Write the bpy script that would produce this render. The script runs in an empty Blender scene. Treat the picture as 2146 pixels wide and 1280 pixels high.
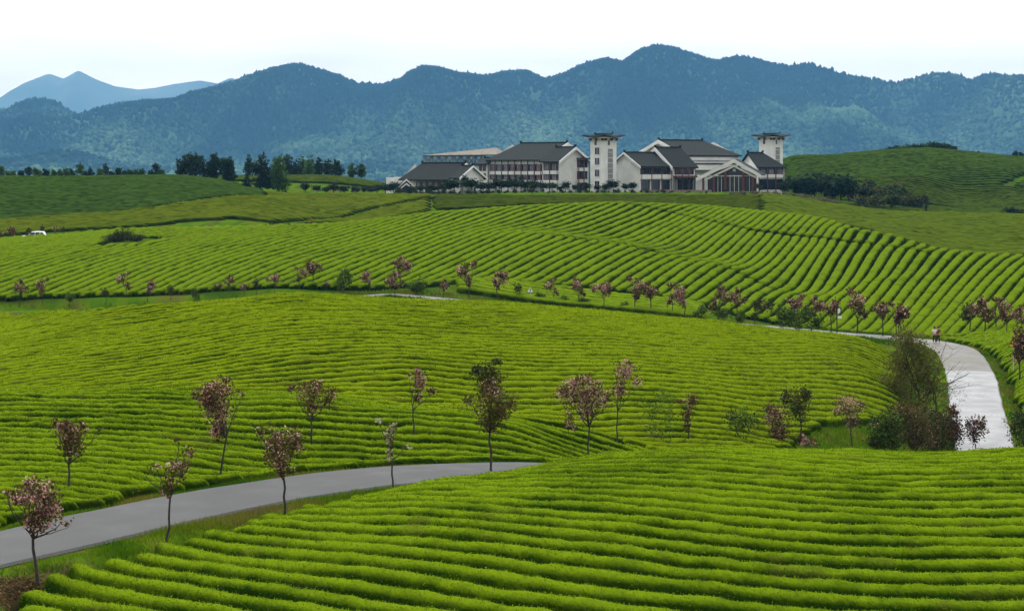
import bpy, math, random
import numpy as np
S = bpy.context.scene
C = S.collection
rng = np.random.default_rng(7)
random.seed(7)
PI = math.pi
R = math.radians

# ------------------------------------------------------------------ camera, world, sun, exposure
F, CX, HY = 4004.0, 1073.0, 350.0          # focal length, centre column and eye-level row, in photo pixels
cam_d = bpy.data.cameras.new('camera'); cam = bpy.data.objects.new('camera', cam_d); C.objects.link(cam)
cam.location = (0, 0, 0); cam.rotation_euler = (R(90), 0, 0)
cam_d.sensor_width = 36.0; cam_d.lens = 36.0 * F / 2146.0
cam_d.shift_y = -(640.0 - HY) / 2146.0
cam_d.clip_start = 1.0; cam_d.clip_end = 30000.0
S.camera = cam

SUN_EL, SUN_AZ = 52.0, -52.0                # degrees; azimuth from +Y (view direction), negative to the left
wd = bpy.data.worlds.new('World'); S.world = wd; wd.use_nodes = True
nt = wd.node_tree; nt.nodes.clear()
wo = nt.nodes.new('ShaderNodeOutputWorld'); bg = nt.nodes.new('ShaderNodeBackground')
sky = nt.nodes.new('ShaderNodeTexSky'); sky.sky_type = 'NISHITA'; sky.sun_disc = False
sky.sun_elevation = R(SUN_EL); sky.sun_rotation = R(SUN_AZ); sky.dust_density = 4.0; sky.air_density = 1.0
mix = nt.nodes.new('ShaderNodeMix'); mix.data_type = 'RGBA'
mix.inputs[0].default_value = 0.92          # a closed bright overcast veil over the blue: brighter overhead than at the horizon
tcw = nt.nodes.new('ShaderNodeTexCoord'); sep = nt.nodes.new('ShaderNodeSeparateXYZ'); nt.links.new(tcw.outputs['Generated'], sep.inputs[0])
mrw = nt.nodes.new('ShaderNodeMapRange'); mrw.inputs[1].default_value = 0.05; mrw.inputs[2].default_value = 1.0; mrw.inputs[3].default_value = 21.0; mrw.inputs[4].default_value = 42.0
nt.links.new(sep.outputs[2], mrw.inputs[0])
mry = nt.nodes.new('ShaderNodeMapRange'); mry.inputs[1].default_value = -0.55; mry.inputs[2].default_value = 0.45; mry.inputs[3].default_value = 0.38; mry.inputs[4].default_value = 1.0
nt.links.new(sep.outputs[1], mry.inputs[0])     # the veil is brightest ahead, where the sun stands behind it
mlt = nt.nodes.new('ShaderNodeMath'); mlt.operation = 'MULTIPLY'; nt.links.new(mrw.outputs[0], mlt.inputs[0]); nt.links.new(mry.outputs[0], mlt.inputs[1])
# near the horizon the veil thins to a soft warm white with faint cloud in it
mrh = nt.nodes.new('ShaderNodeMapRange'); mrh.inputs[1].default_value = 0.02; mrh.inputs[2].default_value = 0.35
nt.links.new(sep.outputs[2], mrh.inputs[0])
tnt = nt.nodes.new('ShaderNodeMix'); tnt.data_type = 'RGBA'; tnt.inputs[6].default_value = (0.80, 0.705, 0.63, 1); tnt.inputs[7].default_value = (1, 1, 1, 1)
nt.links.new(mrh.outputs[0], tnt.inputs[0])
cmp_ = nt.nodes.new('ShaderNodeMapping'); cmp_.inputs['Scale'].default_value = (5, 5, 22); nt.links.new(tcw.outputs['Generated'], cmp_.inputs[0])
cln = nt.nodes.new('ShaderNodeTexNoise'); cln.inputs['Scale'].default_value = 1.6; cln.inputs['Detail'].default_value = 6; nt.links.new(cmp_.outputs[0], cln.inputs['Vector'])
clm = nt.nodes.new('ShaderNodeMapRange'); clm.inputs[1].default_value = 0.3; clm.inputs[2].default_value = 0.7; clm.inputs[3].default_value = 0.90; clm.inputs[4].default_value = 1.08; nt.links.new(cln.outputs[0], clm.inputs[0])
ml2 = nt.nodes.new('ShaderNodeMath'); ml2.operation = 'MULTIPLY'; nt.links.new(mlt.outputs[0], ml2.inputs[0]); nt.links.new(clm.outputs[0], ml2.inputs[1])
vsc = nt.nodes.new('ShaderNodeVectorMath'); vsc.operation = 'SCALE'; nt.links.new(tnt.outputs[2], vsc.inputs[0]); nt.links.new(ml2.outputs[0], vsc.inputs['Scale'])
nt.links.new(vsc.outputs[0], mix.inputs[7])
nt.links.new(sky.outputs[0], mix.inputs[6]); nt.links.new(mix.outputs[2], bg.inputs['Color'])
bg.inputs['Strength'].default_value = 0.12
nt.links.new(bg.outputs[0], wo.inputs[0])
sd = bpy.data.lights.new('sun', 'SUN'); so = bpy.data.objects.new('sun', sd); C.objects.link(so)
sd.energy = 2.2; sd.angle = R(9); sd.color = (1.0, 0.96, 0.88)
so.rotation_euler = (R(90 - SUN_EL), 0, R(180 - SUN_AZ) if False else 0)
from mathutils import Vector, Matrix
_d = Vector((math.sin(R(SUN_AZ)) * math.cos(R(SUN_EL)), math.cos(R(SUN_AZ)) * math.cos(R(SUN_EL)), math.sin(R(SUN_EL))))
so.rotation_euler = _d.to_track_quat('Z', 'Y').to_euler()
so.location = (-200, 100, 300)
S.view_settings.view_transform = 'Standard'; S.view_settings.look = 'None'
S.view_settings.exposure = 0.0; S.view_settings.gamma = 1.0
S.cycles.max_bounces = 6; S.cycles.diffuse_bounces = 2; S.cycles.glossy_bounces = 2
S.cycles.transmission_bounces = 3; S.cycles.transparent_max_bounces = 6; S.cycles.volume_bounces = 0
S.cycles.use_adaptive_sampling = True; S.cycles.adaptive_threshold = 0.015
S.cycles.use_denoising = True; S.cycles.denoiser = 'OPENIMAGEDENOISE'; S.cycles.denoising_input_passes = 'RGB_ALBEDO_NORMAL'; S.cycles.denoising_prefilter = 'ACCURATE'
S.cycles.filter_width = 1.5

# ------------------------------------------------------------------ small helpers
def px(x, Y): return (x - CX) * Y / F
def pz(y, Y): return (HY - y) * Y / F

def tag(o, label=None, cat=None, group=None, kind=None):
    if label: o['label'] = label
    if cat: o['category'] = cat
    if group: o['group'] = group
    if kind: o['kind'] = kind
    return o

def link_mesh(name, verts, faces, mat=None, parent=None, col=None, smooth=False, midx=None):
    """verts (n,3) array; faces: (m,4)/(m,3) array, a list of such arrays, or a list of index lists."""
    me = bpy.data.meshes.new(name)
    verts = np.asarray(verts, dtype=np.float32)
    if isinstance(faces, np.ndarray): faces = [faces]
    if len(faces) and isinstance(faces[0], np.ndarray):
        loops = np.concatenate([f.ravel() for f in faces]).astype(np.int32)
        tot = np.concatenate([np.full(len(f), f.shape[1], dtype=np.int32) for f in faces])
    else:
        loops = np.array([i for f in faces for i in f], dtype=np.int32)
        tot = np.array([len(f) for f in faces], dtype=np.int32)
    start = np.concatenate([[0], np.cumsum(tot)[:-1]]).astype(np.int32)
    me.vertices.add(len(verts)); me.vertices.foreach_set('co', verts.ravel())
    me.loops.add(len(loops)); me.loops.foreach_set('vertex_index', loops)
    me.polygons.add(len(tot)); me.polygons.foreach_set('loop_start', start)
    me.polygons.foreach_set('use_smooth', np.full(len(tot), smooth, dtype=bool))
    if col is not None:
        a = me.color_attributes.new('col', 'FLOAT_COLOR', 'POINT')
        c4 = np.ones((len(verts), 4), dtype=np.float32); c4[:, :3] = col
        a.data.foreach_set('color', c4.ravel())
    mats = mat if isinstance(mat, (list, tuple)) else [mat]
    for m in mats:
        if m is not None: me.materials.append(m)
    if midx is not None: me.polygons.foreach_set('material_index', np.asarray(midx, dtype=np.int32))
    me.update(calc_edges=True); me.validate()
    o = bpy.data.objects.new(name, me); C.objects.link(o)
    if parent is not None: o.parent = parent
    return o

def empty(name, loc, rz=0.0, parent=None):
    o = bpy.data.objects.new(name, None); C.objects.link(o)
    o.location = loc; o.rotation_euler = (0, 0, rz); o.empty_display_size = 0.5
    if parent is not None: o.parent = parent
    return o

def copy_tree(o, parent=None):
    c = o.copy(); C.objects.link(c)
    if parent is not None: c.parent = parent
    for ch in list(o.children): copy_tree(ch, c)
    return c

# value noise --------------------------------------------------------
def _h(ix, iy, iz):
    n = (ix.astype(np.uint32) * np.uint32(374761393)) ^ (iy.astype(np.uint32) * np.uint32(668265263)) ^ (iz.astype(np.uint32) * np.uint32(2246822519))
    n = (n ^ (n >> np.uint32(13))) * np.uint32(1274126177)
    n = n ^ (n >> np.uint32(16))
    return (n & np.uint32(0xffffff)).astype(np.float32) / np.float32(0xffffff)
def noise(x, y, z=None, s=1.0, seed=0):
    x = np.asarray(x, dtype=np.float64) / s + 1000.5 + seed * 17.3; y = np.asarray(y, dtype=np.float64) / s + 1000.5 + seed * 9.1
    z = np.zeros_like(x) + 50.5 if z is None else np.asarray(z, dtype=np.float64) / s + 1000.5
    x, y, z = np.broadcast_arrays(x, y, z)
    ix, iy, iz = np.floor(x).astype(np.int64), np.floor(y).astype(np.int64), np.floor(z).astype(np.int64)
    fx, fy, fz = x - ix, y - iy, z - iz
    fx = fx * fx * (3 - 2 * fx); fy = fy * fy * (3 - 2 * fy); fz = fz * fz * (3 - 2 * fz)
    r = 0
    for dx in (0, 1):
        for dy in (0, 1):
            for dz in (0, 1):
                w = (fx if dx else 1 - fx) * (fy if dy else 1 - fy) * (fz if dz else 1 - fz)
                r = r + w * _h(ix + dx, iy + dy, iz + dz)
    return r * 2 - 1          # -1..1
def fbm(x, y, z=None, s=1.0, oct=4, seed=0, gain=0.5):
    a, r = 1.0, 0
    for i in range(oct):
        r = r + a * noise(x, y, z, s / 2 ** i, seed + i); a *= gain
    return r

# materials ----------------------------------------------------------
def new_mat(name):
    m = bpy.data.materials.new(name); m.use_nodes = True
    n = m.node_tree; n.nodes.clear()
    out = n.nodes.new('ShaderNodeOutputMaterial'); p = n.nodes.new('ShaderNodeBsdfPrincipled')
    n.links.new(p.outputs[0], out.inputs[0])
    return m, n, p, out

def mat_leaf(name, trans=0.3, rough=0.6, spec=0.12):
    """foliage whose own colour is the mesh's 'col' attribute, broken up by noise, with some light passing through"""
    m, n, p, out = new_mat(name)
    at = n.nodes.new('ShaderNodeAttribute'); at.attribute_name = 'col'
    p.inputs['Roughness'].default_value = rough; p.inputs['Specular IOR Level'].default_value = spec
    n.links.new(at.outputs['Color'], p.inputs['Base Color'])
    if trans:
        t = n.nodes.new('ShaderNodeBsdfTranslucent'); n.links.new(at.outputs['Color'], t.inputs['Color'])
        mx = n.nodes.new('ShaderNodeMixShader'); mx.inputs[0].default_value = trans
        n.links.new(p.outputs[0], mx.inputs[1]); n.links.new(t.outputs[0], mx.inputs[2]); n.links.new(mx.outputs[0], out.inputs[0])
    return m

def mat_noise(name, c1, c2, scale=1.0, rough=0.8, detail=6.0, spec=0.3, bump=0.0, c3=None, ramp=(0.35, 0.65), stretch=None, metallic=0.0):
    m, n, p, out = new_mat(name)
    tc = n.nodes.new('ShaderNodeNewGeometry'); src = tc.outputs['Position']
    if stretch:
        mp = n.nodes.new('ShaderNodeMapping'); mp.inputs['Scale'].default_value = stretch
        n.links.new(src, mp.inputs['Vector']); src = mp.outputs[0]
    tx = n.nodes.new('ShaderNodeTexNoise'); tx.inputs['Scale'].default_value = scale; tx.inputs['Detail'].default_value = detail
    n.links.new(src, tx.inputs['Vector'])
    cr = n.nodes.new('ShaderNodeValToRGB'); cr.color_ramp.elements[0].position = ramp[0]; cr.color_ramp.elements[1].position = ramp[1]
    cr.color_ramp.elements[0].color = (*c1, 1); cr.color_ramp.elements[1].color = (*c2, 1)
    if c3: e = cr.color_ramp.elements.new((ramp[0] + ramp[1]) / 2); e.color = (*c3, 1)
    n.links.new(tx.outputs[0], cr.inputs[0]); n.links.new(cr.outputs[0], p.inputs['Base Color'])
    p.inputs['Roughness'].default_value = rough; p.inputs['Specular IOR Level'].default_value = spec; p.inputs['Metallic'].default_value = metallic
    if bump:
        b = n.nodes.new('ShaderNodeBump'); b.inputs['Strength'].default_value = bump
        n.links.new(tx.outputs[0], b.inputs['Height']); n.links.new(b.outputs[0], p.inputs['Normal'])
    return m

LEAF = mat_leaf('leaf_mat', 0.28, 0.7, 0.0)
BARK = mat_noise('bark_mat', (0.016, 0.012, 0.010), (0.040, 0.031, 0.024), 9.0, 0.85)
def palette_noise(X, Y, Z, cols, s, jit, seed=0):
    """pick colours along a list by smooth noise plus jitter"""
    t = np.clip(0.5 + 0.62 * fbm(X, Y, Z, s=s, oct=3, seed=seed) + jit, 0, 0.9999) * (len(cols) - 1)
    i = t.astype(int); f = (t - i)[:, None]; cols = np.array(cols)
    return cols[i] * (1 - f) + cols[i + 1] * f
# ------------------------------------------------------------------ terrain
# control points (x: photo column, Y: metres from the eye, z: metres below/above the eye)
CP = []
def P(x, *pairs):
    for Y, z in pairs: CP.append((x, Y, z))
def PY(x, *pairs):
    for Y, y in pairs: CP.append((x, Y, pz(y, Y)))
# near field and road side
for x, z in ((-1200, -13.0), (-300, -13.0), (400, -13.6), (1073, -14.3), (1800, -14.4), (2600, -14.4), (3300, -14.4)): P(x, (40, z), (28, z - 1.5))
P(-1200, (57, -12.6), (70, -12.4), (90, -11.5), (130, -11), (240, -17))
P(-300, (53, -12.7), (57, -12.6), (63, -12.5), (68, -12.4), (78, -11.3), (90, -10.8))
P(100, (53, -12.6), (57, -12.5), (62, -12.5), (68, -12.5))
P(400, (53, -12.65), (57, -12.42), (62, -12.45), (66, -12.5), (74, -12.5))
P(700, (53, -12.7), (57, -12.2), (62, -11.95), (67, -12.0), (72, -12.4), (77, -12.5))
P(900, (53, -12.72), (57, -12.05), (62, -11.55), (67, -11.5), (71, -11.75), (75.5, -12.4), (79, -12.5))
P(1100, (53, -12.75), (57, -12.0), (63, -11.25), (69, -11.2), (73, -11.6), (79, -12.55))
P(1250, (53, -12.75), (58, -11.75), (63, -11.1), (68, -10.92), (73, -11.08), (80, -12.5), (87, -13.6))
P(1500, (53, -12.75), (57, -12.0), (63, -11.05), (69, -10.6), (72, -10.6), (80, -12.6), (95, -15.0))
P(1800, (53, -12.8), (57, -12.05), (63, -11.1), (69, -10.72), (72, -10.76), (80, -12.8), (95, -16.2), (115, -18.2))
P(2146, (53, -12.8), (57, -12.05), (63, -11.1), (69, -10.66), (72, -10.68), (80, -13), (95, -16.6), (115, -19.5), (130, -21))
P(2600, (53, -12.8), (57, -12.1), (63, -11.1), (69, -10.6), (72, -10.65), (80, -13), (95, -16.5), (115, -19), (140, -19))
P(3300, (57, -12.1), (72, -10.6), (95, -15), (140, -17), (200, -14), (300, -13), (500, -12))
# first ridge beyond the road
P(0, (66.5, -12.5), (70, -12.25), (78, -11.1), (86, -10.25), (90, -10.5), (97, -11.6))
P(300, (71.5, -12.5), (75, -12.1), (82, -11.0), (89, -10.4), (96, -11.3))
P(600, (77.5, -12.5), (80.5, -12.3), (85.5, -11.2), (90, -10.75), (96, -11.6))
P(850, (80, -12.55), (83.5, -12.45), (88, -11.6), (92, -11.6), (97, -12.4))
P(1050, (82, -12.7), (86, -12.6), (90, -12.1), (94, -12.25), (99, -13.0))
P(1250, (92, -13.7), (98, -13.7), (104, -14.5))
PY(1400, (104, 940))
# second, higher hill
P(-300, (100, -11.7), (115, -11.3), (130, -10.9), (150, -11.4), (175, -14.5))
P(0, (103, -11.9), (115, -11.4), (130, -10.9), (145, -10.85), (165, -13.5))
P(300, (102, -11.8), (113, -11.2), (127, -10.5), (140, -10.1), (160, -12.9))
P(600, (101, -11.9), (108, -10.7), (118, -9.5), (130, -8.65), (150, -11.2))
P(850, (101, -12.5), (108, -11.0), (118, -9.8), (131, -9.15), (152, -12))
P(1050, (104, -13.3), (111, -11.6), (121, -10.25), (134, -9.5), (155, -12.5))
P(1300, (108, -14.0), (114, -12.7), (124, -11.3), (140, -10.7), (163, -14))
P(1500, (108, -15.7), (118, -14.2), (132, -12.7), (150, -12.1), (172, -15.5))
P(1650, (108, -16.8), (115, -16.9), (126, -15.5), (140, -14.05), (157, -13.45), (177, -16.3))
P(1800, (125, -18.2), (135, -17.2), (147, -15.95), (163, -14.65), (185, -17.5))
P(1880, (135, -19.0), (150, -17.9), (165, -16.4), (185, -18.4))
P(1960, (140, -21.2), (150, -20.6), (165, -19.7), (185, -19.3))
P(2070, (145, -21.55), (163, -20.35), (185, -19.4), (200, -18.9))
P(2180, (150, -20.8), (163, -18.9), (175, -17.6), (187, -16.6), (200, -16.4), (215, -17.2))
P(2400, (150, -19.4), (163, -17), (175, -15.6), (190, -14.5), (210, -14.6))
# valley with the far road, and the third hill
PY(0, (235, 641), (255, 590), (280, 545), (310, 515), (335, 500)); P(0, (360, -13.6))
PY(-300, (235, 640), (260, 590), (310, 530), (345, 515)); P(-300, (375, -15))
PY(300, (238, 632), (262, 570), (295, 520), (325, 494), (350, 478)); P(300, (380, -12.6))
PY(600, (240, 618), (252, 585), (268, 550), (305, 503), (330, 485), (355, 472)); P(600, (390, -12.2))
PY(760, (242, 616), (252, 592), (300, 507), (360, 463)); P(760, (395, -12))
PY(900, (240, 622), (250, 595), (285, 520), (330, 470), (365, 445)); P(900, (400, -10.7))
PY(1100, (240, 641), (257, 588), (282, 522), (294, 500), (299, 491), (306, 485), (317, 477), (345, 450), (375, 431)); P(1100, (412, -9.6))
PY(1300, (236, 655), (254, 607), (275, 550), (287, 524), (292, 515), (299, 509), (313, 499), (322, 485), (350, 450), (382, 424)); P(1300, (420, -9.2))
PY(1500, (230, 674), (246, 630), (262, 592), (274, 565), (279, 556), (286, 551), (297, 542), (304, 531), (325, 490), (352, 455), (380, 432)); P(1500, (415, -10))
PY(1700, (215, 698), (236, 656), (246, 632), (250, 622), (257, 617), (267, 609), (275, 592), (288, 560), (322, 500), (362, 453)); P(1700, (395, -11.6))
PY(1850, (209, 714), (222, 696), (240, 648), (265, 590), (298, 530), (335, 489)); P(1850, (365, -13.6))
PY(2000, (205, 722), (218, 702), (236, 652), (262, 590), (305, 528)); P(2000, (335, -15.4))
PY(2120, (232, 650), (258, 590), (298, 538)); P(2120, (330, -15.6))
PY(2400, (232, 640), (255, 585), (295, 530)); P(2400, (330, -15.4))
# fields behind on the right
PY(1750, (440, 455)); PY(1850, (400, 482), (450, 455), (475, 452)); P(1850, (515, -12.2))
PY(2000, (350, 533), (400, 498), (450, 468), (490, 452)); P(2000, (525, -12.9))
PY(2146, (350, 537), (400, 500), (450, 470), (485, 457)); P(2146, (520, -12.9))
PY(2450, (350, 537), (400, 500), (480, 455))
PY(2000, (560, 436), (585, 405)); PY(2146, (560, 430), (590, 400)); PY(1850, (560, 415)); PY(2450, (580, 405))
# building platform and the fields before it
for x in (1100, 1300, 1500, 1600): PY(x, (465, 424), (500, 412), (525, 403)); P(x, (540, -7.1), (600, -7.1), (650, -7.2))
PY(1000, (455, 433), (490, 414), (520, 407)); P(1000, (545, -7.2), (600, -7.2), (650, -7.2))
PY(850, (440, 440), (480, 418), (515, 409)); P(850, (545, -7.6), (600, -7.4), (650, -7.2))
PY(700, (425, 460), (470, 428), (510, 411)); P(700, (540, -8.0), (575, -7.8), (600, -4.9), (640, -3.6), (700, -6))
PY(1750, (560, 420)); PY(1640, (640, 341)); PY(1720, (645, 332)); P(1700, (600, -4.5), (575, -7.2), (720, -5))
PY(1800, (575, 395), (610, 358), (650, 323)); P(1800, (720, -3))
PY(1950, (590, 380), (615, 345), (650, 315)); P(1950, (720, 0))
PY(2100, (600, 370), (640, 334)); P(2100, (720, -1)); PY(2300, (600, 380), (640, 345)); P(2300, (720, -3))
# dark hill on the left
PY(0, (385, 483), (405, 470), (415, 465), (450, 420), (480, 392), (505, 375)); P(0, (560, -5.6))
PY(-400, (385, 500), (415, 480), (450, 430), (505, 382)); P(-400, (560, -6))
PY(200, (390, 472), (420, 453), (450, 417), (485, 388), (510, 374)); P(200, (560, -5.6))
PY(380, (400, 456), (430, 434), (460, 408), (490, 385), (515, 373)); P(380, (560, -5))
PY(480, (400, 452), (440, 428), (465, 408), (495, 393), (520, 385)); P(480, (560, -5.5), (620, -3.6))
PY(570, (410, 452), (450, 425), (480, 414), (510, 407)); P(570, (560, -6.6), (620, -3.8))
for x in (-1200, -400, 200, 480, 700, 1000, 1300, 1600, 1950, 2300, 3300): P(x, (820, -18), (1000, -28), (1600, -40), (4000, -46), (9000, -48))

CP = np.array(CP)
def _uv(x, Y): return np.stack([(x - CX) / 260.0, np.log(Y) * 11.0], -1)
_A = _uv(CP[:, 0], CP[:, 1]); _n = len(_A)
def _k(r): return r                                  # biharmonic in 3-D sense: smooth, no overshoot
_K = np.sqrt(((_A[:, None] - _A[None]) ** 2).sum(-1) + 0.025)
_M = np.zeros((_n + 3, _n + 3)); _M[:_n, :_n] = _K + np.eye(_n) * 1e-4 * -1
_M[:_n, _n] = 1; _M[:_n, _n + 1:] = _A; _M[_n, :_n] = 1; _M[_n + 1:, :_n] = _A.T
_w = np.linalg.solve(_M, np.concatenate([CP[:, 2] / np.sqrt(CP[:, 1]) * 10, np.zeros(3)]))
GX = np.arange(-1500, 3651, 12.0); LV0, LV1, NV = math.log(24.0), math.log(9000.0), 1500
GV = np.linspace(LV0, LV1, NV)
GZ = np.empty((NV, len(GX)))
for i0 in range(0, NV, 60):
    Yc = np.exp(GV[i0:i0 + 60])
    xx, yy = np.meshgrid(GX, Yc)
    q = _uv(xx.ravel(), yy.ravel())
    d = np.sqrt(np.maximum((q ** 2).sum(1)[:, None] + (_A ** 2).sum(1)[None] - 2 * q @ _A.T, 0) + 0.025)
    z = d @ _w[:_n] + _w[_n] + q @ _w[_n + 1:]
    GZ[i0:i0 + 60] = z.reshape(xx.shape) * np.sqrt(yy) / 10
GYY = np.exp(GV)[:, None] + 0 * GX[None]; GXX = (GX[None] - CX) * GYY / F

# the two stretches of road: centre lines (X, Y, z), width 4.5 m
ROAD_A = np.array([(-40, 33, -12.7), (-28.5, 46, -12.55), (-22, 54.5, -12.5), (-16.9, 62.4, -12.5), (-14.3, 66.7, -12.5), (-11.2, 71.3, -12.5), (-8.3, 74.6, -12.5), (-5.2, 77.1, -12.5), (-1.7, 79.2, -12.62),
                   (3, 81.8, -13.0), (9, 86, -13.9), (16, 93, -15.6), (23, 104, -17.8), (29, 118, -19.8), (33.2, 132, -21.2), (36.2, 146, -21.55)])
ROAD_B = np.array([(36.2, 146, -21.55), (39.6, 163, -20.35), (42.6, 177, -19.7), (44.9, 190, -19.2), (45.9, 199, -18.95), (44.6, 206, -18.9), (41, 210.5, -18.8), (36, 214, -18.7), (27, 221, -18.4), (13, 231, -18.0),
                   (0, 238, -17.4), (-9, 241.5, -16.75), (-13.7, 242, -16.35), (-17.0, 242, -16.3), (-24, 240.5, -16.95), (-36, 238, -17.6), (-55, 236, -18.2), (-85, 234, -18.4)])
def smooth_line(p, n=14):
    p = np.asarray(p, float); q = np.vstack([2 * p[0] - p[1], p, 2 * p[-1] - p[-2]]); out = []
    for i in range(1, len(q) - 2):
        a, b, c, d = q[i - 1], q[i], q[i + 1], q[i + 2]
        for t in np.linspace(0, 1, n, endpoint=False):
            out.append(0.5 * (2 * b + (c - a) * t + (2 * a - 5 * b + 4 * c - d) * t ** 2 + (3 * b - a - 3 * c + d) * t ** 3))
    out.append(q[-2]); return np.array(out)
RA = smooth_line(ROAD_A); RB = smooth_line(ROAD_B)
RALL = np.vstack([RA, RB])
def road_near(X, Y):
    """distance to the nearest road centre line and that centre line's height"""
    X = np.asarray(X, float).ravel(); Y = np.asarray(Y, float).ravel()
    best = np.full(X.shape, 1e9); zz = np.zeros(X.shape)
    for L in (RA, RB):
        for i in range(0, len(L) - 1, 2):
            a = L[i]; b = L[min(i + 2, len(L) - 1)]
            dx, dy = b[0] - a[0], b[1] - a[1]; l2 = dx * dx + dy * dy
            t = np.clip(((X - a[0]) * dx + (Y - a[1]) * dy) / l2, 0, 1)
            d = np.hypot(X - a[0] - t * dx, Y - a[1] - t * dy)
            m = d < best; best[m] = d[m]; zz[m] = (a[2] + t * (b[2] - a[2]))[m]
    return best, zz
_m = (GYY < 300) & (GYY > 30)
_d, _z = road_near(GXX[_m], GYY[_m])
_t = np.clip((_d - 2.6) / 3.4, 0, 1); _t = _t * _t * (3 - 2 * _t)
GZ[_m] = GZ[_m] * _t + (_z - 0.05) * (1 - _t)

def H(X, Y):
    """ground height at (X, Y)"""
    X = np.asarray(X, float); Y = np.maximum(np.asarray(Y, float), 24.5)
    fx = np.clip((CX + F * X / Y - GX[0]) / 12.0, 0, len(GX) - 1.001); fv = np.clip((np.log(Y) - LV0) / (LV1 - LV0) * (NV - 1), 0, NV - 1.001)
    ix = fx.astype(int); iv = fv.astype(int); fx = fx - ix; fv = fv - iv
    return (GZ[iv, ix] * (1 - fx) + GZ[iv, ix + 1] * fx) * (1 - fv) + (GZ[iv + 1, ix] * (1 - fx) + GZ[iv + 1, ix + 1] * fx) * fv

def hit(x, y, Y0=40, Y1=700):
    """first ground point seen at photo pixel (x, y)"""
    Ys = np.exp(np.linspace(math.log(Y0), math.log(Y1), 3000)); X = (x - CX) * Ys / F
    yy = HY - F * H(X, Ys) / Ys
    i = np.argmax(yy <= y)
    return (X[i], Ys[i], float(H(X[i], Ys[i])))


# ------------------------------------------------------------------ tea fields: where each grows and how its rows run
def ip(x, xs, ys): return np.interp(x, xs, ys)
def xcol(X, Y): return CX + F * X / Y
def fit_phase(x_ref, ys, slope, xr, pitch, deg=3, Yrange=(40, 400), valid=None):
    """rows traced as photo curves dy/dx = slope(x, y), carried on to the ground; returns phi(X, Y), one unit per row"""
    Xs, Ys, Ph = [], [], []
    prev, acc = None, 0.0
    for y0 in ys:
        g = hit(x_ref, y0, *Yrange)
        if prev is not None: acc += math.dist(prev, g) / pitch * (1 if g[1] > prev[1] else -1)
        prev = g
        for sgn in (-1, 1):
            x, y = float(x_ref), float(y0)
            while xr[0] < x < xr[1]:
                h_ = hit(x, y, *Yrange)
                if Yrange[0] + 1 < h_[1] < Yrange[1] - 1 and (valid is None or valid(h_[0], h_[1])): Xs.append(h_[0]); Ys.append(h_[1]); Ph.append(acc)
                y += sgn * 40 * slope(x, y); x += sgn * 40
    Xs, Ys, Ph = map(np.array, (Xs, Ys, Ph))
    ms, ss = np.array([Xs.mean(), Ys.mean()]), np.array([Xs.std() + 1e-6, Ys.std() + 1e-6])
    ex = [(i, j) for i in range(deg + 1) for j in range(deg + 1) if i + j <= deg]
    def basis(X, Y):
        a, b = (X - ms[0]) / ss[0], (Y - ms[1]) / ss[1]
        return np.stack([a ** i * b ** j for i, j in ex], -1)
    B = basis(Xs, Ys); w = np.ones(len(B))
    for _ in range(4):
        c = np.linalg.lstsq(B * w[:, None], Ph * w, rcond=None)[0]
        w = 1 / (1 + np.abs(B @ c - Ph))
    return lambda X, Y: basis(np.asarray(X, float), np.asarray(Y, float)) @ c
def sl_a(x, y): return ip(x, (0, 400, 1000, 1500, 2146), (0.19, 0.165, 0.12, 0.085, 0.035)) * ip(y, (930, 960, 1150, 1300), (0.1, 0.25, 1.0, 1.1))
phiA = fit_phase(1250, (968, 990, 1025, 1060, 1100, 1150, 1200, 1260, 1330), sl_a, (250, 2200), 1.0, Yrange=(42, 76))
def inA(X, Y):
    d, _ = road_near(X, Y); x = xcol(X, Y)
    side = Y < np.interp(X, RA[:, 0], RA[:, 1])
    edge = np.interp(x, (0, 150, 400, 700, 1000, 1160), (5.4, 4.5, 3.8, 3.5, 3.4, 3.2))
    return (d > edge + 0.5 * noise(X, Y, s=1.9, seed=9)) & side & (Y < 82) & (x > 20)
def sl_b1(x, y): return ip(x, (0, 400, 800, 1100, 1400), (0.03, 0.05, 0.075, 0.14, 0.2)) * ip(y, (820, 900, 1000), (0.6, 1.0, 1.15))
phiB = fit_phase(450, (830, 850, 880, 910, 940, 970, 1000, 1035), sl_b1, (-60, 1450), 0.86, Yrange=(66, 112), valid=lambda X, Y: Y > np.interp(X, RA[:, 0], RA[:, 1]) + 2)
def inB(X, Y):
    d, _ = road_near(X, Y); x = xcol(X, Y)
    side = Y > np.interp(X, RA[:, 0], RA[:, 1])
    return (d > 3.3 + 0.5 * noise(X, Y, s=1.6, seed=8)) & side & (Y < np.interp(x, (0, 300, 600, 850, 1050, 1250, 1400), (93, 92, 93, 95, 97, 101, 104))) & (x < 1420)
def sl_b2(x, y): return ip(x, (0, 200, 500, 800, 1200, 1500, 1850), (-0.22, -0.2, -0.10, 0.0, 0.05, 0.06, 0.07)) * ip(y, (620, 680, 760, 930), (0.55, 0.9, 1.0, 0.9))
phiC = fit_phase(900, (632, 640, 652, 670, 695, 725, 760, 800, 845), sl_b2, (-60, 1900), 0.86, deg=4, Yrange=(96, 172))
def inC(X, Y):
    d, _ = road_near(X, Y); x = xcol(X, Y)
    lo = np.interp(x, (0, 300, 600, 850, 1050, 1250, 1400, 1500, 1650, 1720, 1830, 1870), (95, 94, 95, 97, 99, 103, 103, 104, 114, 125, 134, 140))
    hi = np.interp(x, (0, 600, 850, 1300, 1650, 1870, 1930), (168, 150, 150, 162, 178, 188, 192))
    return (d > 4.0 + 0.5 * noise(X, Y, s=2.0, seed=14)) & (Y > lo) & (Y < hi) & (x < 1905 + 14 * noise(X, Y, s=1.7, seed=15))
SP = 1.82
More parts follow.
